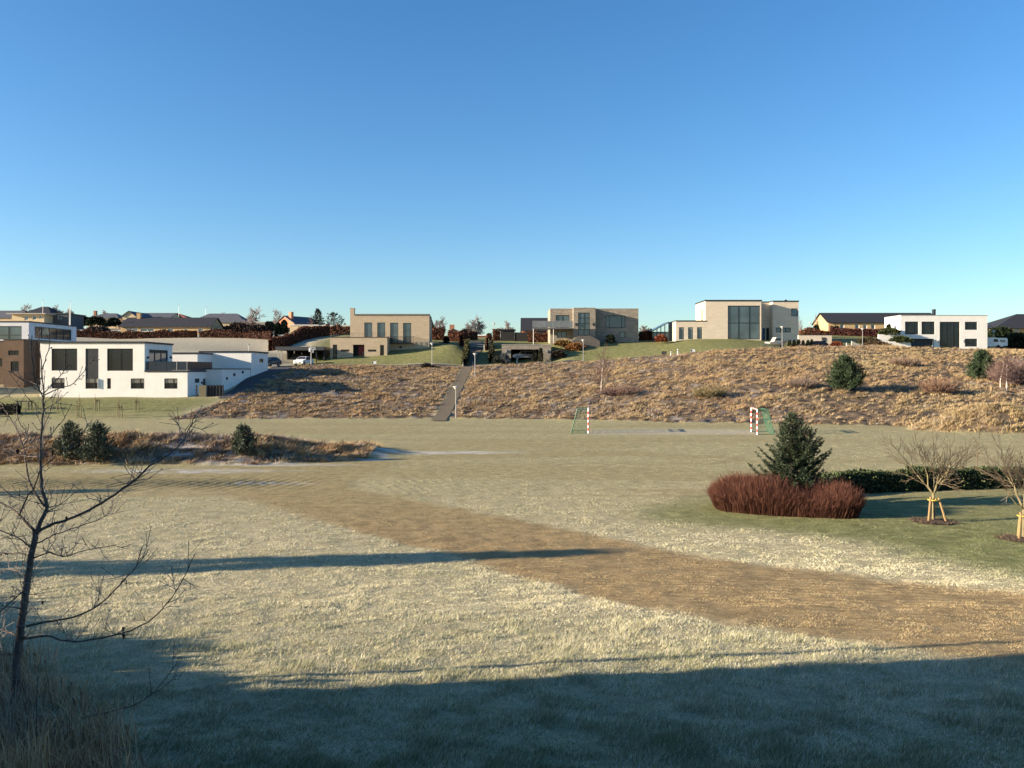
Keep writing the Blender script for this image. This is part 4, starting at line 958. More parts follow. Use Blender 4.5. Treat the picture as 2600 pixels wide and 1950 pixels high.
flat_house('brick_outbuilding', 'low red brick outbuilding with a white eave at the top of the stair path', 185, 1208, 1246, 853, 872, 6, REDB, roofm=FRAMEW, over=.2)
def board_fence(name, label, pts, h, m, posts=2.4):
    t = T(name, label, 'fence', (pts[0][0], pts[0][1], gz(*pts[0])))
    mb = MB(); pb = MB()
    for (ax, ay), (bx, by) in zip(pts[:-1], pts[1:]):
        L = math.hypot(bx-ax, by-ay); n = max(1, int(L/posts))
        for i in range(n):
            u = i/n; v = (i+1)/n; p = (ax+(bx-ax)*u, ay+(by-ay)*u); q = (ax+(bx-ax)*v, ay+(by-ay)*v); za, zb_ = gz(*p), gz(*q)
            mb.add([(p[0], p[1], za-.1), (q[0], q[1], zb_-.1), (q[0], q[1], zb_+h), (p[0], p[1], za+h), (p[0], p[1]+.05, za-.1), (q[0], q[1]+.05, zb_-.1), (q[0], q[1]+.05, zb_+h), (p[0], p[1]+.05, za+h)],
                   [(0, 1, 2, 3), (7, 6, 5, 4), (3, 2, 6, 7), (0, 3, 7, 4), (1, 5, 6, 2)])
            pb.box(p[0]-.06, p[0]+.06, p[1]-.06, p[1]+.002, za-.3, za+h+.08)
    mb.build('boards', m, t, world=True); pb.build('posts', m, t, world=True)
board_fence('board_fence', 'dark board fence joining the black shed to the balcony', [(fx(1307, 165), 165), (fx(1396, 165), 165)], 1.75, DARKW)
board_fence('board_fence', 'grey picket fence beside the twin thujas', [(fx(708, 170), 170), (fx(735, 170), 170)], 1.3, STEEL, 1.0)
board_fence('board_fence', 'dark wall behind the pale house at the left', [(fx(120, 175), 175), (fx(302, 178), 178)], 1.0, mat('slate_boards', (.07, .075, .085), scale=2), 3)

# ------------------------------------------------------------------ plants
BARK = mat('dark_bark', (.17, .135, .11), (.07, .055, .045), scale=14, rough=.95, spec=.15, bump=.6, stretch=(1, 1, .35))
BARKF = mat('frosted_twigs', (.26, .225, .20), (.12, .10, .085), scale=30, rough=.95, spec=.15)
BARKY = mat('olive_bark', (.24, .205, .11), (.12, .10, .055), scale=10, rough=.9, bump=.4, stretch=(1, 1, .4))
TWIGB = mat('twig_brown', (.17, .13, .085), (.10, .075, .05), scale=4, rough=.95)
BIRCH = mat('birch_bark', (.62, .54, .46), (.20, .16, .14), scale=5, rough=.8, lo=.3, hi=.45, stretch=(1, 1, 4))
TWIGP = mat('twig_purple', (.23, .155, .13), (.15, .10, .088), scale=2, rough=.95)
TWIGG = mat('twig_grey', (.36, .31, .29), (.24, .20, .185), scale=2, rough=.95)
NEEDLE = mat('needles', (1, 1, 1), attr='col', rough=.6, spec=.3)
LEAF = mat('leaves', (1, 1, 1), attr='col', rough=.75, spec=.15)
DEADLEAF = mat('dead_leaf', (.12, .05, .03), (.07, .03, .02), scale=20, rough=.9)

def grow(tb, cb, p, d, L, r, lev, maxl, par, rn):
    """recursive branching; thick limbs go to tb, twigs to cb"""
    n = 3 if lev < maxl else 2; pts = [p]; q = np.array(p, float); d = np.array(d, float)
    for i in range(n):
        d = d+np.array([rn.gauss(0, par['jit']) for _ in range(3)])+np.array((0, 0, par['up']*(1 if lev else .3))); d /= np.linalg.norm(d)
        q = q+d*L/n; pts.append(tuple(q))
    r1 = r*par['taper']; rad = [r+(r1-r)*i/n for i in range(n+1)]
    (tb if lev <= par['limb'] else cb).tube(pts, rad, 6 if lev == 0 else (4 if lev <= par['limb'] else 3), cap=False)
    if lev >= maxl: return
    k = par['kids'][min(lev, len(par['kids'])-1)]
    for j in range(k):
        t = par['start']+(1-par['start'])*(j+rn.random())/k if lev else (par['start0']+(1-par['start0'])*(j+.5*rn.random())/k)
        i = min(int(t*n), n-1); f = t*n-i; bp = np.array(pts[i])*(1-f)+np.array(pts[i+1])*f
        a = rn.uniform(0, 2*pi)+j*2.4; sp = par['spread']*rn.uniform(.7, 1.3)
        dd = np.array(pts[i+1])-np.array(pts[i]); dd /= np.linalg.norm(dd)
        u = np.cross(dd, (0.3, .2, 1) if abs(dd[2]) < .9 else (1, 0, 0)); u /= np.linalg.norm(u); w = np.cross(dd, u)
        nd = dd*cos(sp)+(u*cos(a)+w*sin(a))*sin(sp)
        grow(tb, cb, tuple(bp), nd, L*par['len']*rn.uniform(.65, 1.15)*(1.15-.5*t if lev == 0 else 1), max(par['rmin'], (r+(r1-r)*t)*par['rk']), lev+1, maxl, par, rn)
    if par.get('lead', True) : grow(tb, cb, pts[-1], d, L*par['len'], max(par['rmin'], r1), lev+1, maxl, par, rn)

def bare_tree(name, label, loc, h, par, trunkm, twigm, group=None, seed=1, maxl=4, rz=0, r=None):
    rn = random.Random(seed); t = T(name, label, 'tree', loc, rz, group); tb, cb = MB(), MB()
    grow(tb, cb, (0, 0, -.2), (0, 0, 1), h*par['h0'], r or h*.018, 0, maxl, par, rn)
    tb.build('trunk', trunkm, t); cb.build('crown', twigm, t); return t
OAK = dict(jit=.12, up=.07, taper=.66, limb=1, kids=(7, 6, 5, 4), start0=.35, start=.3, len=.62, spread=.75, rmin=.032, rk=.62, h0=.36)
BIR = dict(jit=.06, up=.05, taper=.5, limb=0, kids=(30, 8, 5), start0=.18, start=.2, len=.30, spread=.8, rmin=.02, rk=.35, h0=.72)

# bare trees on the skyline
SKY = [
 ('wide bare oak crown behind the low grey outbuilding', 636, 848, 772, 215, OAK, TWIGG, 3, 1.25), ('small rounded bare tree right of the red tiled roof', 561, 838, 790, 250, OAK, TWIGG, 4, 1.2),
 ('grey bare birch behind the red brick house with chimney', 722, 850, 783, 236, OAK, TWIGG, 5, 1.1), ('bare tree left of the twin thujas', 697, 850, 803, 236, OAK, TWIGG, 6, 1.0),
 ('bare birch close to the right corner of the beige brick house', 1122, 868, 800, 205, OAK, TWIGP, 7, 1.0), ('second bare tree hidden partly by the beige brick house', 1098, 868, 810, 212, OAK, TWIGP, 8, 1.0),
 ('broad bare birch above the top of the stair path', 1203, 868, 800, 200, OAK, TWIGG, 9, 1.2), ('pale bare tree behind the black shed', 1296, 868, 812, 195, OAK, TWIGG, 10, 1.2),
 ('bare tree between the grey brick house and the garden room', 1645, 866, 824, 215, OAK, TWIGP, 12, 1.2), ('thin bare poplar left of the ochre bungalow', 2075, 850, 794, 190, BIR, TWIGG, 13, .7),
 ('bare shrubby tree right of the tall pale brick house', 2031, 862, 800, 182, BIR, TWIGG, 14, .8), ('faint bare tree behind the dark hipped roof', 70, 824, 770, 275, OAK, TWIGG, 15, 1.3),
 ('bare tree between the dark hipped roof and the flagpole', 142, 824, 770, 255, OAK, TWIGG, 16, 1.1), ('bare tree right beside the tall flagpole', 182, 826, 780, 250, OAK, TWIGG, 17, 1.1),
 ('tiny bare tree above the blue roof with the chimney', 270, 822, 786, 270, OAK, TWIGG, 18, 1.0), ('bare bush below the wide oak', 655, 850, 815, 200, OAK, TWIGP, 19, 1.6), ('brown bare beech left of the dark spruce', 790, 850, 798, 200, BIR, TWIGP, 20, 1.2)]
for lab, px, pb, pt, Y, par, tm, sd, wx in SKY:
    b = W(px, pb, Y); h = (pb-pt)/F*Y
    t = bare_tree('bare_tree', lab, b, h, par, tm, tm, 'bare trees on the skyline', sd, maxl=4 if par is OAK else 3)
    mz = max((v.co.z for c in t.children for v in c.data.vertices)); mx = max((abs(v.co.x) for c in t.children for v in c.data.vertices))
    s = h/mz; w_ = s*wx if par is BIR else h*.42*wx/mx; t.scale = (w_, w_, s)

def hill_birch(lab, px, pb, pt, Y, sd, wx=1.0, lean=0):
    b = (fx(px, Y), Y, gz(fx(px, Y), Y)); h = (pb-pt)/F*Y
    t = bare_tree('birch_tree', lab, b, h, dict(BIR, rmin=.017, len=.36), BIRCH, TWIGP, 'white stemmed birches on the rough hillside', sd, 3, r=h*.012)
    mz = max((v.co.z for c in t.children for v in c.data.vertices)); s = h/mz; t.scale = (s*wx, s*wx, s); t.rotation_euler = (0, lean, 0)
def on_ground(px, py): return G(px, py, 20)
_y = on_ground(1526, 998)[1]; hill_birch('slender white stemmed birch alone on the middle of the hillside', 1526, 998, 868, _y, 31)
_y = on_ground(2540, 986)[1]; hill_birch('left one of two birches beside the hilltop pine', 2540, 986, 890, _y, 32, 1.3, -.06)
hill_birch('right one of two birches beside the hilltop pine', 2556, 990, 888, _y-1, 33, 1.3, .08)

def needle_quads(P, D, ln, wd):
    """thin quads starting at P pointing along D"""
    D = D/np.linalg.norm(D, axis=1)[:, None]; s = np.cross(D, rng.normal(0, 1, D.shape)); s /= np.linalg.norm(s, axis=1)[:, None]+1e-9
    w = wd[:, None]/2*s
    return np.stack([P-w*.6, P+w*.6, P+D*ln[:, None]*.6+w, P+D*ln[:, None], P+D*ln[:, None]*.6-w], 1)

def thicket(label, px, py, wpx, hpx, col, sd, n=520):
    x, y = on_ground(px, py); g = np.random.default_rng(sd); w = wpx/F*y; h = hpx/F*y
    a = g.uniform(0, 2*pi, n); r = np.sqrt(g.uniform(0, 1, n))*w/2; bx, by = x+r*np.cos(a)*.55, y+r*np.sin(a)*.35; bz = base_h(bx, by)
    P0 = np.stack([bx, by, bz], 1); hh = h*g.uniform(.45, 1.05, n)*(1-.4*(2*r/w)**2); E = P0+np.stack([r*np.cos(a)*.6+g.normal(0, .12, n), r*np.sin(a)*.4+g.normal(0, .12, n), hh], 1)
    V = [needle_quads(P0, E-P0, np.linalg.norm(E-P0, axis=1), np.full(n, .035))]; cc = [np.array(col)*g.uniform(.6, 1.4, (n, 1))]
    m = n*4; k = g.integers(0, n, m); f = g.uniform(.35, 1, m)[:, None]; B = P0[k]*(1-f)+E[k]*f; D = (E-P0)[k]/h*.6+g.normal(0, .5, (m, 3))+np.array((0, 0, .25)); V.append(needle_quads(B, D, h*g.uniform(.12, .3, m), np.full(m, .022))); cc.append(np.array(col)*g.uniform(.7, 1.5, (m, 1)))
    o = np_mesh('bare_shrub', np.concatenate(V), 5, LEAF, colv=np.concatenate(cc)); tag(o, label, 'shrub', 'bare shrubs on the hillside')
thicket('large purple bare thicket behind the two birches', 2570, 978, 110, 70, (.17, .115, .10), 301, 900)
thicket('red brown bare shrub below the shadow of the lone hill pine', 2385, 1000, 90, 44, (.20, .125, .085), 302)
thicket('grey bare shrub left of the lone hill pine', 2040, 985, 80, 30, (.20, .15, .12), 303)
thicket('low bare shrub at the foot of the lone birch', 1575, 1003, 110, 26, (.17, .11, .09), 304)
thicket('olive bare shrub in the middle of the right hillside', 1800, 1010, 90, 36, (.20, .16, .085), 305)
thicket('bare shrub close to the top of the hill under the white villa', 2300, 930, 80, 28, (.21, .15, .11), 306)

# conifers
def conifer_cols(n, base, var=.35):
    return np.array(base)*rng.uniform(1-var, 1+var, (n, 1))*np.array([1, 1, 1])+rng.uniform(0, .008, (n, 3))
def spruce(name, label, loc, h, rad, nbr, group=None, col=(.032, .052, .030), tops=((0, 0, 1.0),), seed=5, fin=1.0, ln=.16):
    rn = random.Random(seed); t = T(name, label, 'tree', loc, 0, group); tb = MB(); PP, DD, LL = [], [], []
    for ti, (tx, ty, hs) in enumerate(tops):
        H = h*hs; nb_ = nbr if ti == 0 else nbr//4
        tb.tube([(tx, ty, -.3), (tx, ty, H*.5), (tx, ty, H*.97)], [h*.022, h*.013, .012], 7)
        for i in range(nb_):
            f = (i+rn.random())/nb_; f = f if ti == 0 else .5+.5*f; z = H*(.04+.90*f**.9); L = rad*(1-f)**.92*rn.choice((.62, .8, .95, 1.0, 1.12, 1.22))+.07*h/3.8
            a = i*2.39996+rn.uniform(-.4, .4); rise = rn.uniform(-.10, .25)+.55*f
            n = 6; pts = []
            for k in range(n+1):
                s = k/n; pts.append((tx+cos(a)*L*s, ty+sin(a)*L*s, z+L*(rise*s-.35*s*(1-s)+.25*s*s)))
            tb.tube(pts, [max(.006, .02*h/3.8*(1-k/n)) for k in range(n+1)], 3, cap=False)
            m = int(max(6, L*26*fin))
            for j in range(m):
                s = rn.uniform(.12, 1); k = min(int(s*n), n-1); q = s*n-k; p0 = np.array(pts[k])*(1-q)+np.array(pts[k+1])*q
                tang = np.array(pts[k+1])-np.array(pts[k]); tang /= np.linalg.norm(tang)
                side = np.cross(tang, (0, 0, 1)); sg = rn.choice((-1, 1)); bl = L*.42*(1.05-s)*rn.uniform(.4, 1.1)+.05
                bd = tang*.75+side*sg*.65+np.array((0, 0, rn.uniform(-.15, .2))); bd /= np.linalg.norm(bd)
                c = max(3, int(bl/.05*fin))
                for e in range(c):
                    w = (e+rn.random())/c; PP.append(p0+bd*bl*w); v = bd*.9+np.array((rn.gauss(0, .55), rn.gauss(0, .55), rn.gauss(0, .45))); DD.append(v); LL.append(rn.uniform(.6, 1.2)*ln)
            for e in range(8):
                PP.append(np.array(pts[-1])-np.array(tang)*.03*e); DD.append(tang+np.array((rn.gauss(0, .4), rn.gauss(0, .4), rn.gauss(0, .4)))); LL.append(ln*.8)
        for e in range(40):
            PP.append(np.array((tx, ty, H*(.78+.22*rn.random())))); DD.append(np.array((rn.gauss(0, .5), rn.gauss(0, .5), .8))); LL.append(ln*.7)
    PP, DD, LL = np.array(PP), np.array(DD), np.array(LL)
    tb.build('trunk', TWIGB, t)
    V = needle_quads(PP, DD, LL, LL*.2); np_mesh('foliage', V, 5, NEEDLE, t, conifer_cols(len(LL), col, .4)); return t
_p = (fx(2012, 31.3), 31.3); spruce('spruce_tree', 'dense dark green spruce rising from the red dogwood bed', (_p[0], _p[1], gz(*_p)), 3.72, 1.52, 120, tops=((0, 0, 1.0), (.40, -.3, .86)), seed=8, fin=2.0, ln=.115, col=(.030, .047, .022))
_p = W(807, 850, 200); spruce('spruce_tree', 'narrow dark spruce on the skyline left of the beige chimney house', _p, 66/F*200, 1.9, 60, 'dark skyline conifers', (.018, .028, .026), seed=3, fin=.35, ln=.55)
_p = W(846, 850, 195); spruce('pine_tree', 'loose open pine right of the narrow skyline spruce', _p, 56/F*195, 4.2, 34, 'dark skyline conifers', (.022, .035, .030), seed=4, fin=.22, ln=.55)

def bushy(name, label, loc, h, w, n, col, group=None, shoot=.3, shape='egg', seed=0, cat='tree', ups=.6, trunk=True, wn=.09, per=7, leafy=False, frost=0):
    """crown of upward shoots filling an uneven egg; gaps near the rim"""
    g = np.random.default_rng(seed+100); t = T(name, label, cat, loc, 0, group)
    z = g.uniform(0, 1, n)**.9; a = g.uniform(0, 2*pi, n)
    if shape == 'egg': prof = np.sqrt(np.clip(1-((z-.33)/.68)**2, .0, 1))*(.9+.1*z)
    elif shape == 'cone': prof = (1-z)**.75*.98+.03
    elif shape == 'column': prof = np.clip(np.minimum(1, (1-z)*3.2), .05, 1)**.6
    else: prof = np.sqrt(np.clip(1-z*z, 0, 1))
    lump = .72+.5*vnoise(a*1.6+20, z*5+seed, seed); lump = lump*(1+.0*a)
    rr = prof*lump*np.sqrt(g.uniform(.25, 1, n))
    P = np.stack([np.cos(a)*rr*w/2, np.sin(a)*rr*w/2, z*h*.9], 1)
    out = np.stack([np.cos(a), np.sin(a), np.full(n, ups)], 1)+g.normal(0, .35, (n, 3))
    sh = g.uniform(.8, 1.25, n)
    PP = np.repeat(P, per, 0); DD = np.repeat(out, per, 0)+g.normal(0, .55, (n*per, 3)); LL = np.repeat(sh, per)*shoot*g.uniform(.6, 1.15, n*per)
    PP = PP+DD/np.linalg.norm(DD, axis=1)[:, None]*.0
    c = np.array(col)*np.repeat(g.uniform(.6, 1.45, (n, 1)), per, 0)
    if frost: k = g.uniform(0, 1, (n*per, 1)) < frost; c = np.where(k, np.array((.22, .24, .22)), c)
    V = needle_quads(PP, DD, LL, np.maximum(LL*.22, wn)); np_mesh('foliage', V, 5, NEEDLE if not leafy else LEAF, t, c)
    if trunk:
        m = MB(); m.tube([(0, 0, -.3), (0, 0, h*.8)], [w*.035+.02, .02], 6)
        for k in range(14):
            zz = h*(.1+.6*k/14); aa = k*2.4; m.tube([(0, 0, zz), (cos(aa)*w*.36, sin(aa)*w*.36, zz+h*.14)], [.03, .012], 3, cap=False)
        m.build('trunk', TWIGB, t)
    return t
def pine(name, label, loc, h, w, nb, col, group=None, seed=0, shoot=.28, wn=.035, per=9, dens=1.0):
    """young pine: whorls of rising branches ending in upright shoots"""
    g = np.random.default_rng(seed+300); t = T(name, label, 'tree', loc, 0, group); tb = MB(); PP, DD = [], []
    tb.tube([(0, 0, -.3), (0, 0, h*.5), (0, 0, h*.95)], [w*.03+.02, .03, .012], 6)
    for i in range(nb):
        f = (i+g.random())/nb; z = h*(.03+.85*f); a = i*2.39996+g.uniform(-.5, .5)
        L = w/2*min(1, .72+f*1.6)*(1-f)**.7*g.choice((.7, .85, 1.0, 1.08, 1.18)); rise = .30+.5*f
        n = 5; pts = [np.array((cos(a)*L*k/n, sin(a)*L*k/n, z+L*rise*(k/n)**1.4)) for k in range(n+1)]
        tb.tube(pts, [max(.008, .03*(1-k/n)) for k in range(n+1)], 3, cap=False)
        m = int(max(5, L*16*dens))
        for j in range(m):
            s_ = g.uniform(.25, 1.0); k = min(int(s_*n), n-1); p = pts[k]+(pts[k+1]-pts[k])*(s_*n-k)
            sp = L*.20*(1.15-s_)+.05; p = p+g.normal(0, 1, 3)*np.array((sp, sp, sp*.55)); PP.append(p); DD.append(np.array((cos(a)*.45, sin(a)*.45, .95))+g.normal(0, .28, 3))
        PP.append(pts[-1]); DD.append(np.array((cos(a)*.5, sin(a)*.5, 1.0)))
    for k in range(14): PP.append(np.array((g.normal(0, .04), g.normal(0, .04), h*(.78+.17*g.random())))); DD.append(np.array((g.normal(0, .35), g.normal(0, .35), 1)))
    P = np.array(PP); D = np.array(DD); D /= np.linalg.norm(D, axis=1)[:, None]; n = len(P); Ls = shoot*g.uniform(.7, 1.25, n)
    # needles all along each shoot
    u = np.tile(np.linspace(0, .8, per), n)[:, None]; Pn = np.repeat(P, per, 0)+np.repeat(D*Ls[:, None], per, 0)*u; Dn = np.repeat(D, per, 0)*.8+g.normal(0, .55, (n*per, 3)); ln = np.repeat(Ls, per)*g.uniform(.4, .7, n*per)
    c = np.array(col)*np.repeat(g.uniform(.6, 1.5, (n, 1)), per, 0)*g.uniform(.8, 1.2, (n*per, 1))
    V = needle_quads(Pn, Dn, ln, np.maximum(ln*.2, wn)); tb.build('trunk', TWIGB, t); np_mesh('foliage', V, 5, NEEDLE, t, c); return t
def pine_at(label, px, py, pt, wpx, n, group, sd, col=(.030, .050, .022), y0=20, **k):
    x, y = on_ground(px, py); h = (py-pt)/F*y; return pine('pine_tree', label, (x, y, gz(x, y)-.05), h, wpx/F*y, n, col, group, seed=sd, **k)
PG = 'young pines on the rough grass'
_b = [(176, 45.9, 1172, 1072, 76, 'left one of two touching young pines on the low bank', 1), (246, 45.5, 1176, 1074, 90, 'right one of two touching young pines on the low bank', 2), (617, 46.6, 1150, 1082, 70, 'single bushy young pine near the end of the low bank', 3)]
for px, Y, pb, pt, wpx, lab, sd in _b:
    x = fx(px, Y); zb = gz(x, Y); zt = fz(pt, Y)
    pine('pine_tree', lab, (x, Y, zb-.05), zt-zb+.1, wpx/F*Y, 62, (.050, .066, .042), PG, sd, .26, .022, 9, 1.3)
pine_at('round bushy pine standing alone on the right hillside', 2146, 994, 900, 96, 110, PG, 7, shoot=.42, per=8, wn=.05, dens=.9)
pine_at('bushy pine on the right hillside beside two birches', 2492, 966, 886, 72, 90, PG, 9, shoot=.42, per=8, wn=.055, dens=.9)
# columnar thujas and shrubs round the houses
for px, pt, lab in ((706, 819, 'left of the twin dark thujas behind the picket fence'), (722, 811, 'right of the twin dark thujas behind the picket fence')):
    b = W(px, 858, 176); bushy('thuja_tree', lab, b, (858-pt)/F*176, 1.35, 700, (.018, .026, .016), 'twin thujas', shoot=.4, shape='column', seed=px, wn=.16, ups=1.5)
_th = [(2005, 862), (2016, 864), (2028, 864), (2042, 862), (2051.5, 861), (2060, 862)]
for i, px in enumerate((2004.5, 2016.5, 2028, 2039.5, 2051, 2061)):
    Y = 138.5; x = fx(px, Y); z = gz(x, Y); bushy('thuja_shrub', 'small dark pointed thuja, %s of the row below the tall pale brick house' % ('leftmost', 'second from left', 'third from left', 'third from right', 'second from right', 'rightmost')[i], (x, Y, z), fz((864, 863, 862, 865, 864, 862)[i], Y)-z, .62, 160, (.020, .026, .014), 'thujas in a row', shoot=.25, shape='cone', seed=i, cat='shrub', wn=.09, ups=1.5, trunk=False)
for px, Y, lab in ((1358, 140.6, 'left of two narrow thujas before the garage opening'), (1373, 140.3, 'right of two narrow thujas before the garage opening')):
    x = fx(px, Y); z = gz(x, Y); bushy('thuja_shrub', lab, (x, Y, z), fz(882 if px > 1360 else 886, Y)-z, .62, 260, (.026, .028, .014), 'garage thujas', shoot=.25, shape='column', seed=px, cat='shrub', wn=.09, ups=1.5, trunk=False)
def shrub(label, px, pb, Y, hpx, wpx, col, n=260, sh=.4, group=None, shape='dome', leafy=True, name='shrub', sd=1, wn=.12):
    x = fx(px, Y); zb = fz(pb, Y); return bushy(name, label, (x, Y, zb-.1), hpx/F*Y, wpx/F*Y, n, col, group, shoot=sh, shape=shape, seed=sd, cat='shrub', wn=wn, trunk=False, leafy=leafy)
shrub('trimmed green pine shrub on the upper white garden wall', 2257, 850, 153.5, 18, 52, (.045, .055, .022), 420, .4, sd=2)
shrub('spreading green pine shrub above the lower white garden wall', 2285, 869, 150.5, 16, 54, (.05, .062, .024), 420, .4, sd=3)
shrub('tall dark shrub standing behind the upper garden wall', 2256, 846, 156, 24, 10, (.02, .03, .015), 120, .4, sd=4)
shrub('brown heather mound left of the lower garden wall', 2225, 878, 147, 12, 70, (.09, .06, .035), 420, .35, sd=5)
shrub('dark heather mound beside the driveway wall', 2205, 868, 151, 12, 56, (.075, .065, .035), 420, .35, sd=6)
shrub('low brown shrub mass in front of the white villa garden', 2250, 884, 145.5, 9, 60, (.11, .07, .04), 420, .3, sd=7)
shrub('large dark green tree crown right of the white villa', 2540, 884, 166, 56, 74, (.022, .034, .016), 900, .7, sd=8, shape='egg', name='evergreen_tree')
shrub('second dark green tree crown at the right edge', 2582, 886, 163, 42, 70, (.026, .036, .018), 800, .7, sd=9, shape='egg', name='evergreen_tree')
shrub('dark evergreen bush left of the ochre bungalow gable', 2073, 850, 180, 26, 14, (.02, .03, .014), 160, .5, sd=10)
shrub('round brown bush against the ochre bungalow wall', 2125, 842, 182, 16, 9, (.05, .035, .02), 100, .4, sd=11)
shrub('russet bushes at the foot of the number wall', 2124, 880, 144.5, 13, 34, (.20, .06, .03), 300, .35, sd=12)
shrub('orange brown shrub on the bank right of the garage', 1462, 890, 146.5, 20, 52, (.22, .10, .035), 420, .4, sd=13)
shrub('ochre shrub below the balcony posts', 1430, 876, 148.5, 12, 44, (.17, .10, .03), 360, .4, sd=14)
shrub('dark mound of shrubs beside the garage end', 1418, 905, 141.5, 16, 34, (.05, .035, .025), 300, .4, sd=15)
shrub('dark green shrub between the grey house windows', 1550, 867, 150.5, 18, 22, (.03, .038, .02), 160, .4, sd=16)
shrub('red leafed young shrub beside the pale brick low wing', 1679, 866, 148, 14, 26, (.22, .065, .03), 160, .5, sd=17)
shrub('silver grey shrub at the left end of the garage', 1281, 918, 140.5, 22, 26, (.13, .14, .14), 260, .35, sd=18)
shrub('low dark shrub left of the garage', 1263, 920, 140.5, 13, 24, (.06, .07, .05), 200, .35, sd=19)
shrub('dark bush beside the boulder at the hill crest', 1084, 940, 133.5, 18, 34, (.05, .04, .032), 320, .4, sd=20)
shrub('dark green hedge bush right of the flagpole', 205, 826, 232, 24, 60, (.018, .026, .016), 500, .8, sd=21)
shrub('dark green bush before the blue roofed house', 245, 826, 228, 22, 44, (.02, .03, .018), 360, .8, sd=22)
shrub('dark bush between the blue roof and the bungalow', 290, 828, 225, 20, 34, (.02, .03, .02), 300, .8, sd=23)
shrub('grey brown bare thicket behind the beech hedge', 250, 848, 182, 18, 60, (.10, .075, .06), 500, .7, sd=24)
shrub('dark brown thicket right of the yellow bungalow', 610, 850, 190, 30, 80, (.045, .032, .028), 600, .8, sd=25)
shrub('dark brown thicket before the low grey outbuilding', 655, 852, 186, 26, 70, (.05, .035, .03), 500, .8, sd=26)
shrub('dark conifer bush beside the red brick house', 685, 846, 205, 30, 22, (.02, .027, .02), 260, .8, sd=27)
shrub('brown bare shrubs below the thin poplar', 2055, 853, 176, 20, 50, (.16, .085, .05), 400, .6, sd=28)
shrub('dark clipped bush left of the stair path hedge', 1133, 880, 158, 28, 12, (.022, .022, .015), 200, .4, sd=29, shape='column')

def hedge(label, pts, h, w, cols, dens=60, leaf=.28, name='beech_hedge', cat='hedge', group=None, ragged=.2, zoff=0, seed=1, hprof=None):
    g = np.random.default_rng(seed); PP = []; core = MB()
    pts = [np.array(p, float) for p in pts]; Ls = [np.linalg.norm(b-a) for a, b in zip(pts[:-1], pts[1:])]; tot = sum(Ls)
    dens = dens*1.9 if leaf > .25 else dens; leaf = leaf*.68 if leaf > .25 else leaf; n = int(tot*h*dens*2.2); s = g.uniform(0, tot, n); xy = np.empty((n, 2)); acc = 0; dirs = np.empty((n, 2))
    for a, b, L in zip(pts[:-1], pts[1:], Ls):
        k = (s >= acc) & (s <= acc+L); u = ((s[k]-acc)/L)[:, None]; xy[k] = a*(1-u)+b*u; dirs[k] = (b-a)/L; acc += L
    nn = np.stack([-dirs[:, 1], dirs[:, 0]], 1)
    hv = h*(1-ragged+2*ragged*vnoise(s*.7, s*0+seed, seed)); zz = g.uniform(0, 1, n)
    zz = np.where(g.uniform(0, 1, n) < .35, g.uniform(.86, 1.03, n), zz)
    off = np.where(zz > .86, g.uniform(-.5, .5, n), g.choice((-.5, .5), n)*g.uniform(.7, 1.1, n))*w*(1.0-.2*zz)
    x = xy[:, 0]+nn[:, 0]*off; y = xy[:, 1]+nn[:, 1]*off; z = base_h(xy[:, 0], xy[:, 1])+zz*hv+zoff
    P = np.stack([x, y, z], 1); D = g.normal(0, 1, (n, 3))+np.array((0, -.3, .4)); Ln = leaf*g.uniform(.6, 1.3, n)
    ci = g.integers(0, len(cols), n); c = np.array(cols)[ci]*g.uniform(.65, 1.3, (n, 1))
    V = needle_quads(P, D, Ln, Ln*.6)
    # woody inside
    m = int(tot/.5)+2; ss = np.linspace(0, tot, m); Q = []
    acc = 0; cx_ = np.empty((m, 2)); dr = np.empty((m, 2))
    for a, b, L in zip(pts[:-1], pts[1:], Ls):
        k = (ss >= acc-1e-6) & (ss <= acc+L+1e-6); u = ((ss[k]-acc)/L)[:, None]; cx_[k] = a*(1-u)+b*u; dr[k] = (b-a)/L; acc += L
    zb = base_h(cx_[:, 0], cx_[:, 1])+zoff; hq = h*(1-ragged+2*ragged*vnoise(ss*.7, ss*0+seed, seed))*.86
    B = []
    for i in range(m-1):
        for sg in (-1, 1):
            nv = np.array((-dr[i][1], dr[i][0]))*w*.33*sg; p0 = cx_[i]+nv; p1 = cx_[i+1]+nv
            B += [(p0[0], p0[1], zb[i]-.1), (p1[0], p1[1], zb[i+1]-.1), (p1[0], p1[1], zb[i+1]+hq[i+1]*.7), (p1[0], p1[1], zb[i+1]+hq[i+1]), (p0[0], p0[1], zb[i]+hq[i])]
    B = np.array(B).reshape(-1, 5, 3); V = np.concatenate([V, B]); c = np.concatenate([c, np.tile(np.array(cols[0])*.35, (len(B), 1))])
    o = np_mesh(name, V, 5, LEAF, colv=c); tag(o, label, cat, group); return o
BEECH = [(.13, .055, .032), (.19, .075, .04), (.10, .045, .03), (.15, .085, .05)]
RUST = [(.16, .062, .034), (.115, .045, .026), (.19, .085, .046), (.085, .036, .023)]
def L2(*ps): return [(fx(p, Y), Y) for p, Y in ps]
hedge('long dark red beech hedge before the black roofed bungalow', L2((190, 176), (420, 177), (500, 177.5)), 1.55, 1.0, BEECH, 34, .34, group='beech hedges', seed=2)
hedge('shade coloured right end of the long beech hedge sloping to the dark thicket', L2((508, 177.5), (620, 176), (690, 173)), 1.5, 1.1, [(.10, .04, .025), (.07, .03, .022), (.13, .055, .03)], 34, .34, group='beech hedges', seed=3)  # darker leaf colours paint the shade on this end of the hedge
hedge('rust red beech hedge climbing behind the carport', L2((686, 156), (722, 160), (770, 168), (835, 172)), 2.3, 1.2, RUST, 34, .36, group='beech hedges', seed=4)
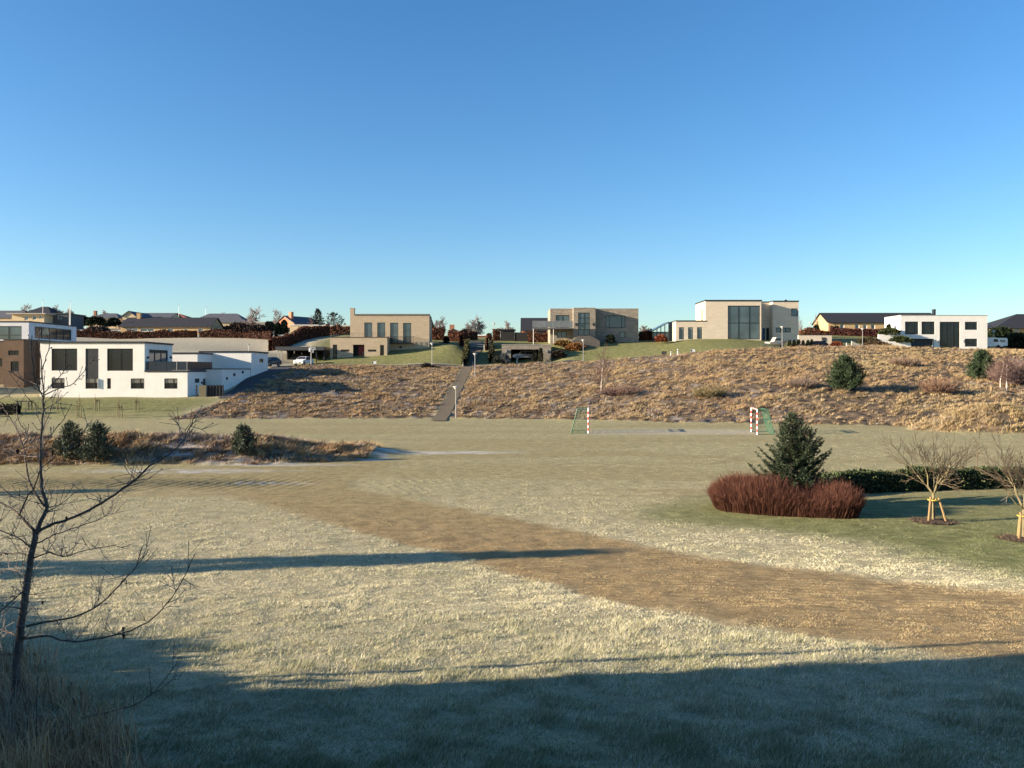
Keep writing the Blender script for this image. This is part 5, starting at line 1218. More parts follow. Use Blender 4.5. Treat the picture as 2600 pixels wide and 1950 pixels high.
hedge('beech hedge in front of the second cream bungalow', L2((838, 174), (889, 174)), 1.9, 1.0, BEECH, 34, .34, group='beech hedges', seed=5)
hedge('rust beech hedge right of the beige brick house', L2((1095, 166), (1128, 166)), 2.1, 1.1, RUST, 34, .34, group='beech hedges', seed=6)
hedge('bright rust beech hedge before the red brick gable', L2((1138, 164), (1172, 163)), 2.0, 1.0, RUST, 34, .34, group='beech hedges', seed=7)
hedge('left beech pillar at the top of the stair path', L2((1172, 151), (1182, 155)), 2.7, 1.1, RUST, 50, .3, group='beech hedges', seed=8)
hedge('right beech pillar at the top of the stair path', L2((1239, 151), (1243, 156)), 2.6, .9, RUST, 50, .3, group='beech hedges', seed=9)
hedge('beech hedge across the head of the stair path', L2((1184, 168), (1210, 170)), 1.9, 1.0, BEECH, 34, .34, group='beech hedges', seed=10)
hedge('clipped beech hedge left of the black shed', L2((1251, 167), (1270, 167)), 2.2, 1.4, RUST, 40, .34, group='beech hedges', seed=11)
hedge('beech hedge seen beneath the balcony', L2((1340, 162), (1394, 162)), 1.7, .9, BEECH, 34, .34, group='beech hedges', seed=12)
hedge('clipped beech hedge between the grey house and the garden room', L2((1622, 158), (1656, 158)), 1.9, 1.0, RUST, 40, .34, group='beech hedges', seed=13)
hedge('dark beech hedge below the ochre bungalow', L2((2108, 172), (2160, 171), (2240, 170)), 1.6, 1.2, [(.10, .035, .028), (.07, .028, .024)], 34, .34, group='beech hedges', seed=14)
hedge('rust red low hedge behind the number wall', L2((2066, 166), (2110, 166)), 1.3, 1.0, RUST, 34, .34, group='beech hedges', seed=15)
hedge('dark low hedge on the right side of the stair path', L2((1246, 142), (1249, 150)), 1.9, .7, [(.035, .035, .02), (.05, .045, .025)], 50, .25, name='box_hedge', seed=16)
hedge('olive hedge on the left side of the stair path', L2((1180, 140), (1186, 149)), 1.7, .9, [(.05, .05, .02), (.07, .065, .028)], 50, .25, name='box_hedge', seed=17)
hedge('glossy dark green laurel hedge behind the staked trees', [(11.2, 33.6), (14, 35.2), (18, 36.2), (22, 37.0), (26, 37.6)], .82, 1.1, [(.035, .052, .020), (.055, .075, .030), (.02, .03, .014), (.08, .10, .045)], 420, .11, name='laurel_hedge', seed=18, ragged=.25)

# red dogwood bed
def dogwood():
    n = 40000; g = np.random.default_rng(5); cx, cy = 9.95, 30.4; a = g.uniform(0, 2*pi, n); rr = np.sqrt(g.uniform(0, 1, n))
    ex, ey = 2.28, 1.15
    sup = 1/np.maximum(np.abs(np.cos(a))**3.0+np.abs(np.sin(a))**3.0, 1e-6)**(1/3.0)
    x = cx+np.cos(a)*rr*ex*sup; y = cy+np.sin(a)*rr*ey*sup-.34*(x-cx)
    z = base_h(x, y)-.02; h = g.uniform(.72, 1.08, n)*(1.12-.66*rr**4)*(1-.38*np.exp(-((x-10.5)/.8)**2))*(.9+.22*vnoise(x*1.1, y*1.1, 5))
    sp = .36*rr**2.5; d = np.stack([np.cos(a)*sp+g.normal(0, .09, n), np.sin(a)*sp+g.normal(0, .09, n), np.ones(n)], 1)
    P0 = np.stack([x, y, z], 1); P1 = P0+d*(h*.55)[:, None]; P2 = P1+(d*np.array((.7, .7, 1.05))+g.normal(0, .07, (n, 3)))*(h*.45)[:, None]
    w = g.uniform(.005, .011, n)[:, None]; s = np.cross(d, g.normal(0, 1, (n, 3))); s /= np.linalg.norm(s, axis=1)[:, None]; s2 = np.cross(d, s); s2 /= np.linalg.norm(s2, axis=1)[:, None]
    V = np.stack([P0-s*w/2, P0+s*w/2, P1+s*w*.4, P2, P1-s*w*.4], 1); 
    # side twigs
    m = n*2; k = g.integers(0, n, m); f = g.uniform(.45, .95, m)[:, None]; b0 = P1[k]*(1-f)+P2[k]*f; dd = d[k]+g.normal(0, .35, (m, 3)); L = g.uniform(.12, .34, m)[:, None]
    e = b0+dd*L; ww = .008; sw = s[k]*ww
    V2 = np.stack([b0-sw/2, b0+sw/2, b0+dd*L*.5+sw*.4, e, b0+dd*L*.5-sw*.4], 1)
    c = np.array((.080, .034, .022))*g.uniform(.5, 1.6, (n, 1)); c2 = np.array((.105, .045, .031))*g.uniform(.6, 1.5, (m, 1))
    o = np_mesh('dogwood_shrub', np.concatenate([V, V2]), 5, LEAF, colv=np.concatenate([c, c2])); tag(o, 'rounded bed of dark red dogwood stems around the foot of the spruce', 'shrub')
dogwood()

# near tree at the left, drawn branch by branch
def near_tree():
    t = T('young_oak', 'bare young tree with frosted twigs rising from tall grass at the left edge', 'tree', W(31, 1812, 8.8))
    def c2(p): return (.6933*p[0], 800+.6933*p[1])
    Y0 = 8.8; tb, cb = MB(), MB(); rn = random.Random(4)
    def br(mb, pts, r0, r1, dy, n=6, tw=0, tl=.3, sm=3):
        k_ = .68 if r0 > .04 else .60; r0 *= k_; r1 = max(.003, r1*k_ if r1 > .005 else r1)
        P = []; m = len(pts)
        for i, p in enumerate(pts):
            px, py = c2(p); Y = Y0+dy*i/max(1, m-1); P.append(np.array(W(px, py, Y)))
        Q = [P[0]]
        for i in range(m-1):
            for k in range(1, sm+1):
                u = k/sm; a = P[max(i-1, 0)]; b = P[i]; c = P[i+1]; d = P[min(i+2, m-1)]
                q = .5*((2*b)+(-a+c)*u+(2*a-5*b+4*c-d)*u*u+(-a+3*b-3*c+d)*u**3); Q.append(q+np.array([rn.gauss(0, .003), rn.gauss(0, .006), rn.gauss(0, .003)]))
        N = len(Q); R_ = [r0+(r1-r0)*(i/(N-1))**.8 for i in range(N)]
        mb.tube(Q, R_, n)
        for k in range(int(tw*1.35)):
            f = rn.uniform(.12, .98); i = min(int(f*(N-1)), N-2); p = Q[i]+(Q[i+1]-Q[i])*rn.random(); d = Q[i+1]-Q[i]; d /= np.linalg.norm(d)+1e-9
            v = d*rn.uniform(.1, .7)+np.array((rn.gauss(0, .7), rn.gauss(0, .7), rn.gauss(.35, .5))); v /= np.linalg.norm(v); L = tl*rn.uniform(.15, 1)
            mid = p+v*L*.5+np.array((0, 0, rn.gauss(0, .02))); e = p+(v+np.array((0, 0, .25)))*L
            cb.tube([p, mid, e], [max(.0035, R_[i]*.35), .0032, .0024], 4); cb.tube([e-v*.012, e+v*.012], [.005, .002], 4)
            if L > .12:
                for _ in range(rn.randint(1, 3)):
                    v2 = v+np.array((rn.gauss(0, .7), rn.gauss(0, .7), rn.gauss(.2, .5))); cb.tube([mid, mid+v2*L*.22, mid+v2*L*.45], [.003, .0026, .002], 3)
        for k in range(int(N*1.2)):                # knuckles and buds along the branch
            i = rn.randint(1, N-2); rr = R_[i]; cb.tube([Q[i]-np.array((0, 0, rr*.7)), Q[i], Q[i]+np.array((0, 0, rr*.7))], [rr*.7, rr*1.3, rr*.7], 5)
    br(tb, [(45, 1470), (60, 1330), (70, 1180), (90, 1050), (105, 950), (118, 870), (130, 800)], .068, .042, 0, 10, tw=16, tl=.45)
    br(tb, [(130, 800), (160, 735), (172, 700), (152, 630), (148, 560), (150, 480), (156, 380), (160, 290)], .039, .016, .1, 8, tw=26, tl=.4)
    br(tb, [(134, 795), (180, 772), (250, 748), (350, 702), (420, 655), (500, 600), (550, 552), (620, 510), (670, 460), (700, 400), (725, 353)], .030, .006, -.6, 7, tw=26, tl=.35)
    br(tb, [(130, 792), (80, 740), (30, 700), (-40, 665)], .026, .010, .3, 7, tw=12)
    br(tb, [(70, 735), (95, 680), (130, 620), (150, 560)], .016, .009, -.2, 6, tw=6)
    br(tb, [(165, 700), (112, 625), (97, 550), (85, 480), (62, 420), (20, 350), (-10, 300)], .020, .006, .5, 6, tw=12)
    br(tb, [(85, 480), (100, 440), (66, 380), (65, 305)], .010, .004, .2, 5, tw=5)
    br(tb, [(160, 292), (155, 230), (148, 140), (138, 50)], .013, .004, .2, 6, tw=5, tl=.12)
    br(tb, [(157, 300), (130, 240), (118, 150), (116, 75)], .011, .004, -.2, 6, tw=5, tl=.12)
    br(tb, [(154, 200), (170, 150), (182, 110), (178, 68)], .008, .004, .15, 5, tw=3, tl=.1)
    br(tb, [(162, 285), (205, 240), (235, 205), (258, 180)], .009, .003, -.25, 5, tw=5, tl=.12)
    br(tb, [(165, 292), (220, 268), (270, 248), (310, 205), (345, 152)], .011, .003, .3, 5, tw=7, tl=.12)
    br(tb, [(158, 288), (130, 270), (90, 240), (30, 203)], .010, .004, -.3, 5, tw=6, tl=.12)
    br(tb, [(30, 205), (70, 260), (110, 310), (150, 345)], .005, .007, .3, 4, tw=3, tl=.1)
    br(tb, [(160, 480), (195, 430), (230, 385), (240, 372)], .008, .003, -.3, 5, tw=5, tl=.15)
    br(tb, [(152, 560), (215, 510), (270, 470), (325, 395)], .009, .003, -.4, 5, tw=7, tl=.2)
    br(tb, [(158, 420), (185, 350), (205, 290), (213, 270)], .007, .003, .4, 5, tw=4, tl=.12)
    br(tb, [(130, 838), (165, 822), (200, 805), (290, 775), (370, 745), (415, 706)], .016, .003, .4, 6, tw=16, tl=.3)
    br(tb, [(124, 890), (180, 870), (230, 885), (320, 860), (428, 840)], .014, .003, -.3, 6, tw=14, tl=.3)
    br(tb, [(112, 850), (60, 812), (-30, 780)], .016, .008, -.2, 6, tw=8)
    br(tb, [(108, 882), (55, 872), (-20, 885)], .013, .007, .3, 6, tw=10)
    br(tb, [(98, 1140), (160, 1125), (260, 1110), (340, 1075), (400, 1030), (450, 975), (500, 920), (545, 858)], .020, .004, -.5, 6, tw=18, tl=.28)
    br(tb, [(86, 1185), (170, 1175), (250, 1195), (330, 1190), (450, 1165), (540, 1125), (610, 1060), (670, 970), (715, 873)], .021, .004, -.8, 6, tw=16, tl=.25)
    br(tb, [(270, 1200), (300, 1165), (333, 1122)], .008, .003, .1, 5, tw=3, tl=.12)
    br(tb, [(66, 1175), (30, 1160), (-20, 1150)], .018, .012, .2, 6, tw=6)
    br(tb, [(98, 1000), (40, 1050), (-20, 1110)], .013, .008, -.3, 6, tw=14)
    br(tb, [(100, 960), (40, 930), (-20, 945)], .011, .006, .4, 6, tw=14)
    br(tb, [(75, 1240), (30, 1245), (-20, 1240)], .010, .006, .1, 5, tw=5)
    tb.build('trunk', BARK, t, world=True, smooth=True); cb.build('twigs', BARKF, t, world=True)
    for p, s in (((455, 1158), .09), ((450, 1140), .06), ((155, 1045), .05), ((245, 735), .06), ((65, 490), .06), ((192, 495), .06), ((150, 530), .05)):
        px, py = c2(p); c = np.array(W(px, py, 8.5)); m = MB()
        for k in range(3):
            a = rn.uniform(0, 6); u = np.array((cos(a), sin(a), .3))*s*.35; v = np.array((0, 0, -s)); m.add([tuple(c), tuple(c+u+v*.4), tuple(c+v+u*.2), tuple(c-u*.6+v*.5)], [(0, 1, 2, 3)])
        m.build('dead_leaf', DEADLEAF, t, world=True)
    # a low sapling stem beside it
    s = T('sapling', 'thin dark sapling arching low out of the near left grass', 'tree', W(215, 1820, 7.6))
    tb = MB(); cb = tb; Y0 = 7.6
    br(tb, [(300, 1478), (380, 1458), (450, 1440), (530, 1408), (600, 1342), (660, 1250)], .012, .003, -.3, 5, tw=8, tl=.25)
    br(tb, [(530, 1408), (590, 1370), (640, 1330), (662, 1318)], .005, .002, .3, 4, tw=3, tl=.15)
    tb.build('stem', BARK, s, world=True)
    s = T('dead_stem', 'straight dark dead weed stem standing at the near left corner', 'plant', W(92, 1945, 7.0))
    m = MB(); m.tube([W(92, 1960, 7.0), W(92, 1850, 7.02), W(95, 1720, 7.0)], [.007, .006, .004], 5); m.build('stem', BARK, s, world=True)
    # pale bent grass stalks
    for i, (a, b, c) in enumerate([((250, 1640), (400, 1500), (498, 1375)), ((300, 1650), (450, 1590), (600, 1550)), ((220, 1650), (330, 1570), (420, 1480)), ((150, 1650), (250, 1560), (285, 1440))]):
        m = MB(); m.tube([W(*c2(a), 6.6), W(*c2(b), 6.5), W(*c2(c), 6.3)], [.005, .004, .0025], 4); o = m.build('grass_stalk', mat('straw', (.36, .28, .2), scale=9)); tag(o, 'long pale bent grass stalk at the near left corner', 'plant', 'bent grass stalks')
near_tree()

# staked trees at the right
def staked(label, px, py, pt, sd, spread=1.0):
    x, y = G(px, py); z = gz(x, y); h = (py-pt)/F*y; rn = random.Random(sd)
    t = T('staked_tree', label, 'tree', (x, y, z), 0, 'staked lawn trees'); tb, cb = MB(), MB()
    P = dict(jit=.17, up=.06, taper=.55, limb=1, kids=(0, 4, 4, 2), start0=.3, start=.3, len=.60, spread=.62, rmin=.0075, rk=.6, h0=.4)
    zf = h*.30
    tb.tube([(0, 0, -.2), (.01, 0, zf*.6), (0, .01, zf)], [.065, .05, .046], 8)
    for k, (a, el, L) in enumerate(((2.9, .9, 1.3), (.15, .85, 1.35), (1.6, 1.0, 1.2), (4.5, .85, 1.2), (3.4, .72, 1.15), (6.0, .75, 1.15), (5.2, 1.25, 1.1))):
        d = (cos(a)*cos(el)*spread, sin(a)*cos(el), sin(el)); grow(tb, cb, (0, 0, zf-.02), d, h*.31*L, .027, 1, 4, P, rn)
    tb.build('trunk', BARKY, t); cb.build('crown', TWIGB, t)
    for a, q in ((-2.6, .30), (-.5, .42), (1.6, .3)):
        m = MB(); m.tube([(cos(a)*q, sin(a)*q, -.1), (cos(a)*.16, sin(a)*.16, h*.26)], .036, 7); m.build('stake', WOOD, t)
    m = MB(); n = 14
    m.tube([(cos(2*pi*k/n)*.17, sin(2*pi*k/n)*.17, h*.235) for k in range(n+1)], .022, 5); m.build('tie', mat('yellow_strap', (.55, .42, .06), scale=4, rough=.6), t)
    s = MB(); N = 28
    ring = [(x+cos(2*pi*k/N)*(.72+.08*sin(k*2.3)), y+sin(2*pi*k/N)*(.72+.08*cos(k*1.7))) for k in range(N)]; zr = base_h([p[0] for p in ring], [p[1] for p in ring])
    s.add([(x, y, z+.09)]+[(ring[k][0], ring[k][1], zr[k]+.012) for k in range(N)], [(0, 1+k, 1+(k+1) % N) for k in range(N)])
    tag(s.build('bare_soil', mat('soil', (.10, .065, .04), (.05, .033, .022), scale=14, rough=.95, bump=.6)), 'round patch of bare soil under a staked tree', 'ground', kind='structure')
    g = np.random.default_rng(sd); n = 900; a = g.uniform(0, 2*pi, n); r = .78*np.sqrt(g.uniform(0, 1, n)); bx, by = x+r*np.cos(a), y+r*np.sin(a)
    blades('soil_weeds', bx, by, base_h(bx, by)+.03, g.uniform(.02, .08, n), g.uniform(.012, .025, n), .1*np.ones(n), np.array((.10, .072, .048))*g.uniform(.4, 1.5, (n, 1)), 'dead weeds and litter around the stakes')
staked('bare tree with a wide crown tied to timber stakes on the green lawn', 2370, 1325, 1088, 42)
staked('bare tree tied to timber stakes cut by the right edge', 2600, 1370, 1112, 43)
def sapling(label, px, py, pt, sd, par=None, m=TWIGB, group=None):
    x, y = G(px, py); h = (py-pt)/F*y
    t = bare_tree('young_tree', label, (x, y, gz(x, y)), h, dict(BIR, kids=(10, 3, 2), rmin=.008, start0=.3), m, m, group, sd, 2, r=h*.012)
    mz = max((v.co.z for c in t.children for v in c.data.vertices)); s = h/mz; t.scale = (s, s, s); return t
sapling('thin bare sapling behind the laurel hedge', 2482, 1192, 1075, 51)
# young orchard trees on the lawn of the large white house
for i, (px, py, pt, lab) in enumerate([(200, 1061, 985, 'staked sapling nearest the left of the white house lawn'), (247, 1043, 990, 'staked sapling below the tall dark window panel'), (304, 1062, 997, 'staked sapling nearest the meadow on the white house lawn'), (347, 1046, 996, 'staked sapling right end of the white house lawn'), (149, 1042, 975, 'staked sapling beside the garden table')]):
    x, y = G(px, py); h = (py-pt)/F*y
    t = T('staked_sapling', lab, 'tree', (x, y, gz(x, y)), 0, 'staked saplings on the white house lawn'); rn = random.Random(60+i); tb, cb = MB(), MB()
    grow(tb, cb, (0, 0, 0), (0, 0, 1), h*.5, .03, 0, 2, dict(BIR, kids=(9, 3), rmin=.010, start0=.55, len=.5, up=.2, spread=.6, limb=0), rn)
    tb.build('trunk', TWIGB, t); cb.build('crown', TWIGB, t)
    for dx in (-.22, .22):
        m = MB(); m.tube([(dx, 0, -.2), (dx, 0, 1.25)], .05, 6); m.build('stake', BARKY, t)
    m = MB(); m.box(-.25, .25, -.03, .03, 1.02, 1.12); m.build('crossbar', BARKY, t)

# ------------------------------------------------------------------ street furniture, goals, vehicles
def lamp(px, pyb, pyt, Y, label, first=[None]):
    x = fx(px, Y); zb = gz(x, Y); h = fz(pyt, Y)-zb
    if first[0] is None:
        t = T('street_lamp', label, 'street lamp', (x, Y, zb), 0, 'path lamps'); 
        m = MB(); m.tube([(0, 0, -.3), (0, 0, 1.1), (0, 0, 3.35)], [.062, .05, .042], 8); m.build('pole', STEEL, t)
        hd = MB(); prof = [(.0, 3.72), (.30, 3.66), (.33, 3.60), (.30, 3.56), (.17, 3.50), (.15, 3.38), (.06, 3.30)]; n = 14
        for i, (r, z) in enumerate(prof):
            for k in range(n): hd.v.append((max(r, .002)*cos(2*pi*k/n), max(r, .002)*sin(2*pi*k/n), z))
        for i in range(len(prof)-1):
            for k in range(n): hd.f.append((i*n+k, (i+1)*n+k, (i+1)*n+(k+1) % n, i*n+(k+1) % n)); hd.mi.append(0)
        hd.build('lamp_head', mat('lamp_white', (.55, .54, .50), scale=3, rough=.4), t)
        first[0] = t
    else:
        t = copy_tree(first[0]); t.location = (x, Y, zb); t['label'] = label
    s = h/3.72; t.scale = (1, 1, s)
    return t
lamp(1157.5, 1063, 980, 88.0, 'path lamp at the foot of the straight hillside path')
_q = G(1205, 958); lamp(1206, 958, 896, _q[1], 'path lamp halfway up the straight hillside path')
lamp(1097, 920, 870, 136.5, 'lamp on the lane in front of the beige brick house lawn')
lamp(1481, 918, 861.5, 134.5, 'lamp in front of the steps of the grey brick house')
lamp(1986, 886, 828, 134.5, 'lamp among the small thujas before the tall pale house')
lamp(2190, 879, 833, 146, 'lamp left of the white garden walls')
lamp(2523, 878, 838.5, 160, 'lamp behind the white vans by the white villa')
lamp(631, 894, 873.5, 148, 'short lamp behind the rear wing of the large white house')
lamp(1254, 866, 820, 176, 'distant lamp against the sky left of the black shed')
lamp(2057, 854, 819, 180, 'distant lamp against the sky left of the ochre bungalow')
def pole(name, label, px, pb, pt, Y, r, m, cat, top=False):
    t = T(name, label, cat, W(px, pb, Y)); b = MB(); b.tube([W(px, pb+4, Y), W(px, pt, Y)], [r, r*.6], 6); b.build('pole', m, t, world=True)
    b = MB(); c = np.array(W(px, pt, Y)); b.tube([c-np.array((0, 0, r)), c, c+np.array((0, 0, r*3))], [r*.9, r*2.2, r*.5], 6); b.build('finial', m, t, world=True); return t
pole('flagpole', 'white flagpole beside the pale house roof', 176.5, 828, 782, 185, .08, PALEW, 'flagpole')
pole('flagpole', 'tall dark thin mast above the blue roof', 179, 824, 765, 210, .06, STEEL, 'flagpole')
pole('antenna', 'thin aerial mast above the flat roofed yellow house', 109, 800, 763, 212, .06, STEEL, 'antenna')
pole('antenna', 'thin aerial mast above the red tiled roof', 454, 800, 775, 240, .05, STEEL, 'antenna')
pole('antenna', 'thin aerial mast over the blue grey hipped roof', 522, 800, 782, 240, .05, STEEL, 'antenna')

def bollard(px, py, h, label, m):
    x, y = G(px, py, 60); t = T('bollard', label, 'bollard', (x, y, gz(x, y)), 0, 'low posts along the lane'); b = MB(); b.tube([(0, 0, -.2), (0, 0, h*.93), (0, 0, h)], [.09, .085, .05], 8); b.build('post', m, t)
    b = MB(); b.tube([(0, 0, h*.72), (0, 0, h*.82)], .094, 8); b.build('band', DARK, t)
for px, py, h, lab in [(1176, 931, .75, 'left bollard at the top of the hillside path'), (1200.5, 929, .75, 'right bollard at the top of the hillside path'), (1312.5, 923, .85, 'white bollard before the stone garage'), (1703.5, 904.5, .75, 'short white post at the hill crest below the pale low wing'), (1721, 904, 1.1, 'taller white post at the hill crest below the pale low wing'), (2149.5, 879, .6, 'white bollard near the drive right of the number wall')]:
    bollard(px, py, h, lab, PALEW if px > 1210 else CONC)
def barrier():
    Y = 151.5; t = T('barrier', 'low steel barrier across the stair path', 'barrier', W(1210, 885, Y))
    for px in (1190, 1229.5):
        m = MB(); x = fx(px, Y); m.tube([(x, Y, gz(x, Y)-.2), (x, Y, gz(x, Y)+1.05)], .06, 6); m.build('post', STEEL, t, world=True)
    m = MB()
    for z in (1.0, .6): m.tube([(fx(1190, Y), Y, gz(fx(1190, Y), Y)+z), (fx(1229.5, Y), Y, gz(fx(1229.5, Y), Y)+z)], .045, 6)
    m.build('rail', STEEL, t, world=True)
barrier()
def sign_post():
    Y = 136.4; t = T('sign_post', 'pole carrying white street signs before the carport', 'sign', W(790, 928, Y))
    m = MB(); x = fx(790, Y); m.tube([(x, Y, gz(x, Y)-.3), (x, Y, fz(877, Y))], .06, 8); m.build('pole', STEEL, t, world=True)
    for a, b, c, d, mm in ((784, 789, 882.5, 893, PALEW), (791.5, 801, 882.5, 888, PALEW), (792, 797, 888.5, 896, STEEL)):
        m = MB(); r = R(a, b, c, d, Y); m.box(r[0], r[1], Y-.09, Y-.062, r[2], r[3]); m.build('sign_plate', mm, t, world=True)
    for a, b, c, d in ((792.5, 795, 883.5, 887), (796, 799.5, 884, 886.5)):
        m = MB(); r = R(a, b, c, d, Y); m.box(r[0], r[1], Y-.1, Y-.092, r[2], r[3]); m.build('sign_mark', DARK, t, world=True)
sign_post()
def small_sign(label, px, py, Y, w, m1, dark=False):
    x = fx(px, Y); z = gz(x, Y); t = T('number_sign', label, 'sign', (x, Y, z)); 
    for dx in (-w*.4, w*.4):
        b = MB(); b.box(dx-.03, dx+.03, -.03, .03, -.1, .4); b.build('leg', STEEL, t)
    b = MB(); b.box(-w/2, w/2, -.05, -.032, .22, .62); b.build('plate', m1, t)
    if dark:
        b = MB(); b.box(-w/2+.02, -w/2+.22, -.06, -.052, .26, .58); b.build('emblem', DARK, t)
small_sign('small white sign in the lawn below the beige brick house', 950, 921, 140.5, .75, PALEW, True)
small_sign('small white sign on the lawn edge below the pale low wing', 1759, 897, 136.5, .75, PALEW, True)
def letterbox():
    x, y = fx(1686, 134.5), 134.5; t = T('letterbox', 'black letterbox cabinet at the hill crest', 'letterbox', (x, y, gz(x, y)))
    b = MB(); b.box(-.36, .36, -.25, .25, .08, .72); b.box(-.39, .39, -.28, .28, .722, .78); b.build('body', DARK, t)
    b = MB(); b.box(-.26, .26, -.27, -.252, .5, .56); b.build('slot', STEEL, t)
    for dx in (-.25, .25):
        b = MB(); b.box(dx-.04, dx+.04, -.04, .04, -.2, .078); b.build('leg', DARK, t)
letterbox()
def boulder():
    x, y = fx(1083, 133.6), 133.6; t = MB(); rn = random.Random(3); n, m = 10, 7; z0 = gz(x, y)
    for i in range(m+1):
        for k in range(n):
            th = pi*i/m; ph = 2*pi*k/n; r = .55*(1+.18*rn.uniform(-1, 1)); t.v.append((x+r*sin(th)*cos(ph)*1.1, y+r*sin(th)*sin(ph), z0+.35+r*cos(th)*.85))
    for i in range(m):
        for k in range(n): t.f.append((i*n+k, i*n+(k+1) % n, (i+1)*n+(k+1) % n, (i+1)*n+k)); t.mi.append(0)
    o = t.build('boulder', CONC); tag(o, 'grey boulder among dry grass at the hill crest', 'boulder')
boulder()

def striped_post(mb, p, q, n, r):
    """alternating white and red bands along a bar: slots 0 and 1"""
    p, q = np.array(p, float), np.array(q, float)
    for i in range(n):
        mb.cur = i % 2; a = p+(q-p)*i/n; b = p+(q-p)*(i+1)/n
        mb.tube([a, b], r, 4)
NETM = mat('green_net', (.05, .14, .09), (.04, .11, .07), scale=6, rough=.8)
def goal(label, A, B, back, sd):
    """A, B: feet of the two posts; back: direction of the net depth"""
    A = np.array((A[0], A[1], gz(*A)), float); B = np.array((B[0], B[1], gz(*B)), float); bk = np.array((back[0], back[1], 0), float); h = 2.03; up = np.array((0, 0, h))
    t = T('handball_goal', label, 'goal', tuple((A+B)/2), 0, 'handball goals'); 
    for p in (A, B):
        m = MB(); striped_post(m, p, p+up, 9, .056); m.build('goalpost', [PALEW, REDP], t, world=True)
    m = MB(); striped_post(m, A+up, B+up, 13, .056); m.build('crossbar', [PALEW, REDP], t, world=True)
    m = MB(); td = bk*.62; bd = bk
    for p in (A, B):
        m.tube([p+up*.985, p+up*.985+td], .025, 5); m.tube([p+up*.985+td, p+bd], .03, 5); m.tube([p+np.array((0, 0, .03)), p+bd+np.array((0, 0, .03))], .025, 5)
    m.tube([A+up*.985+td, B+up*.985+td], .025, 5); m.tube([A+bd, B+bd], .025, 5); m.build('net_frame', GREENP, t, world=True)
    m = MB(); n = 22
    T0 = [A+up*.97+td, B+up*.97+td]; B0 = [A+bd, B+bd]; r = .0065
    def P(u, v): return (T0[0]*(1-u)+T0[1]*u)*(1-v)+(B0[0]*(1-u)+B0[1]*u)*v
    for i in range(n+1): u = i/n; m.tube([P(u, 0), P(u, 1)], r, 3, cap=False)
    for i in range(15): v = i/14; m.tube([P(0, v), P(1, v)], r, 3, cap=False)
    for p, q in ((A, 0), (B, 1)):
        for i in range(1, 12): v = i/12; m.tube([p+up*.97*(1-v), P(q, v)], r, 3, cap=False)
        for i in range(0, 8): v = i/8; m.tube([p+up*.97+td*v, p+bd*v], r, 3, cap=False)
    for i in range(7): v = i/6; m.tube([A+up*.97+td*v, B+up*.97+td*v], r, 3, cap=False)
    m.build('net', NETM, t, world=True); return t
# the left goal is seen end on from outside, the right one shows both posts
pA = G(1493.5, 1101); pB = (fx(1494.5, pA[1]+2.95), pA[1]+2.95)
goal('left handball goal with its green net side towards the lamp', pA, pB, (-1.42, .12), 1)
pA = G(1922.5, 1104); pB = G(1907, 1099); d = np.array(pB)-np.array(pA)
pB = (pA[0]-.05, pA[1]+2.95); pB = (fx(1907.5, pA[1]+2.95), pA[1]+2.95)
goal('right handball goal facing the other goal across the worn pitch', pA, pB, (1.42, .12), 2)

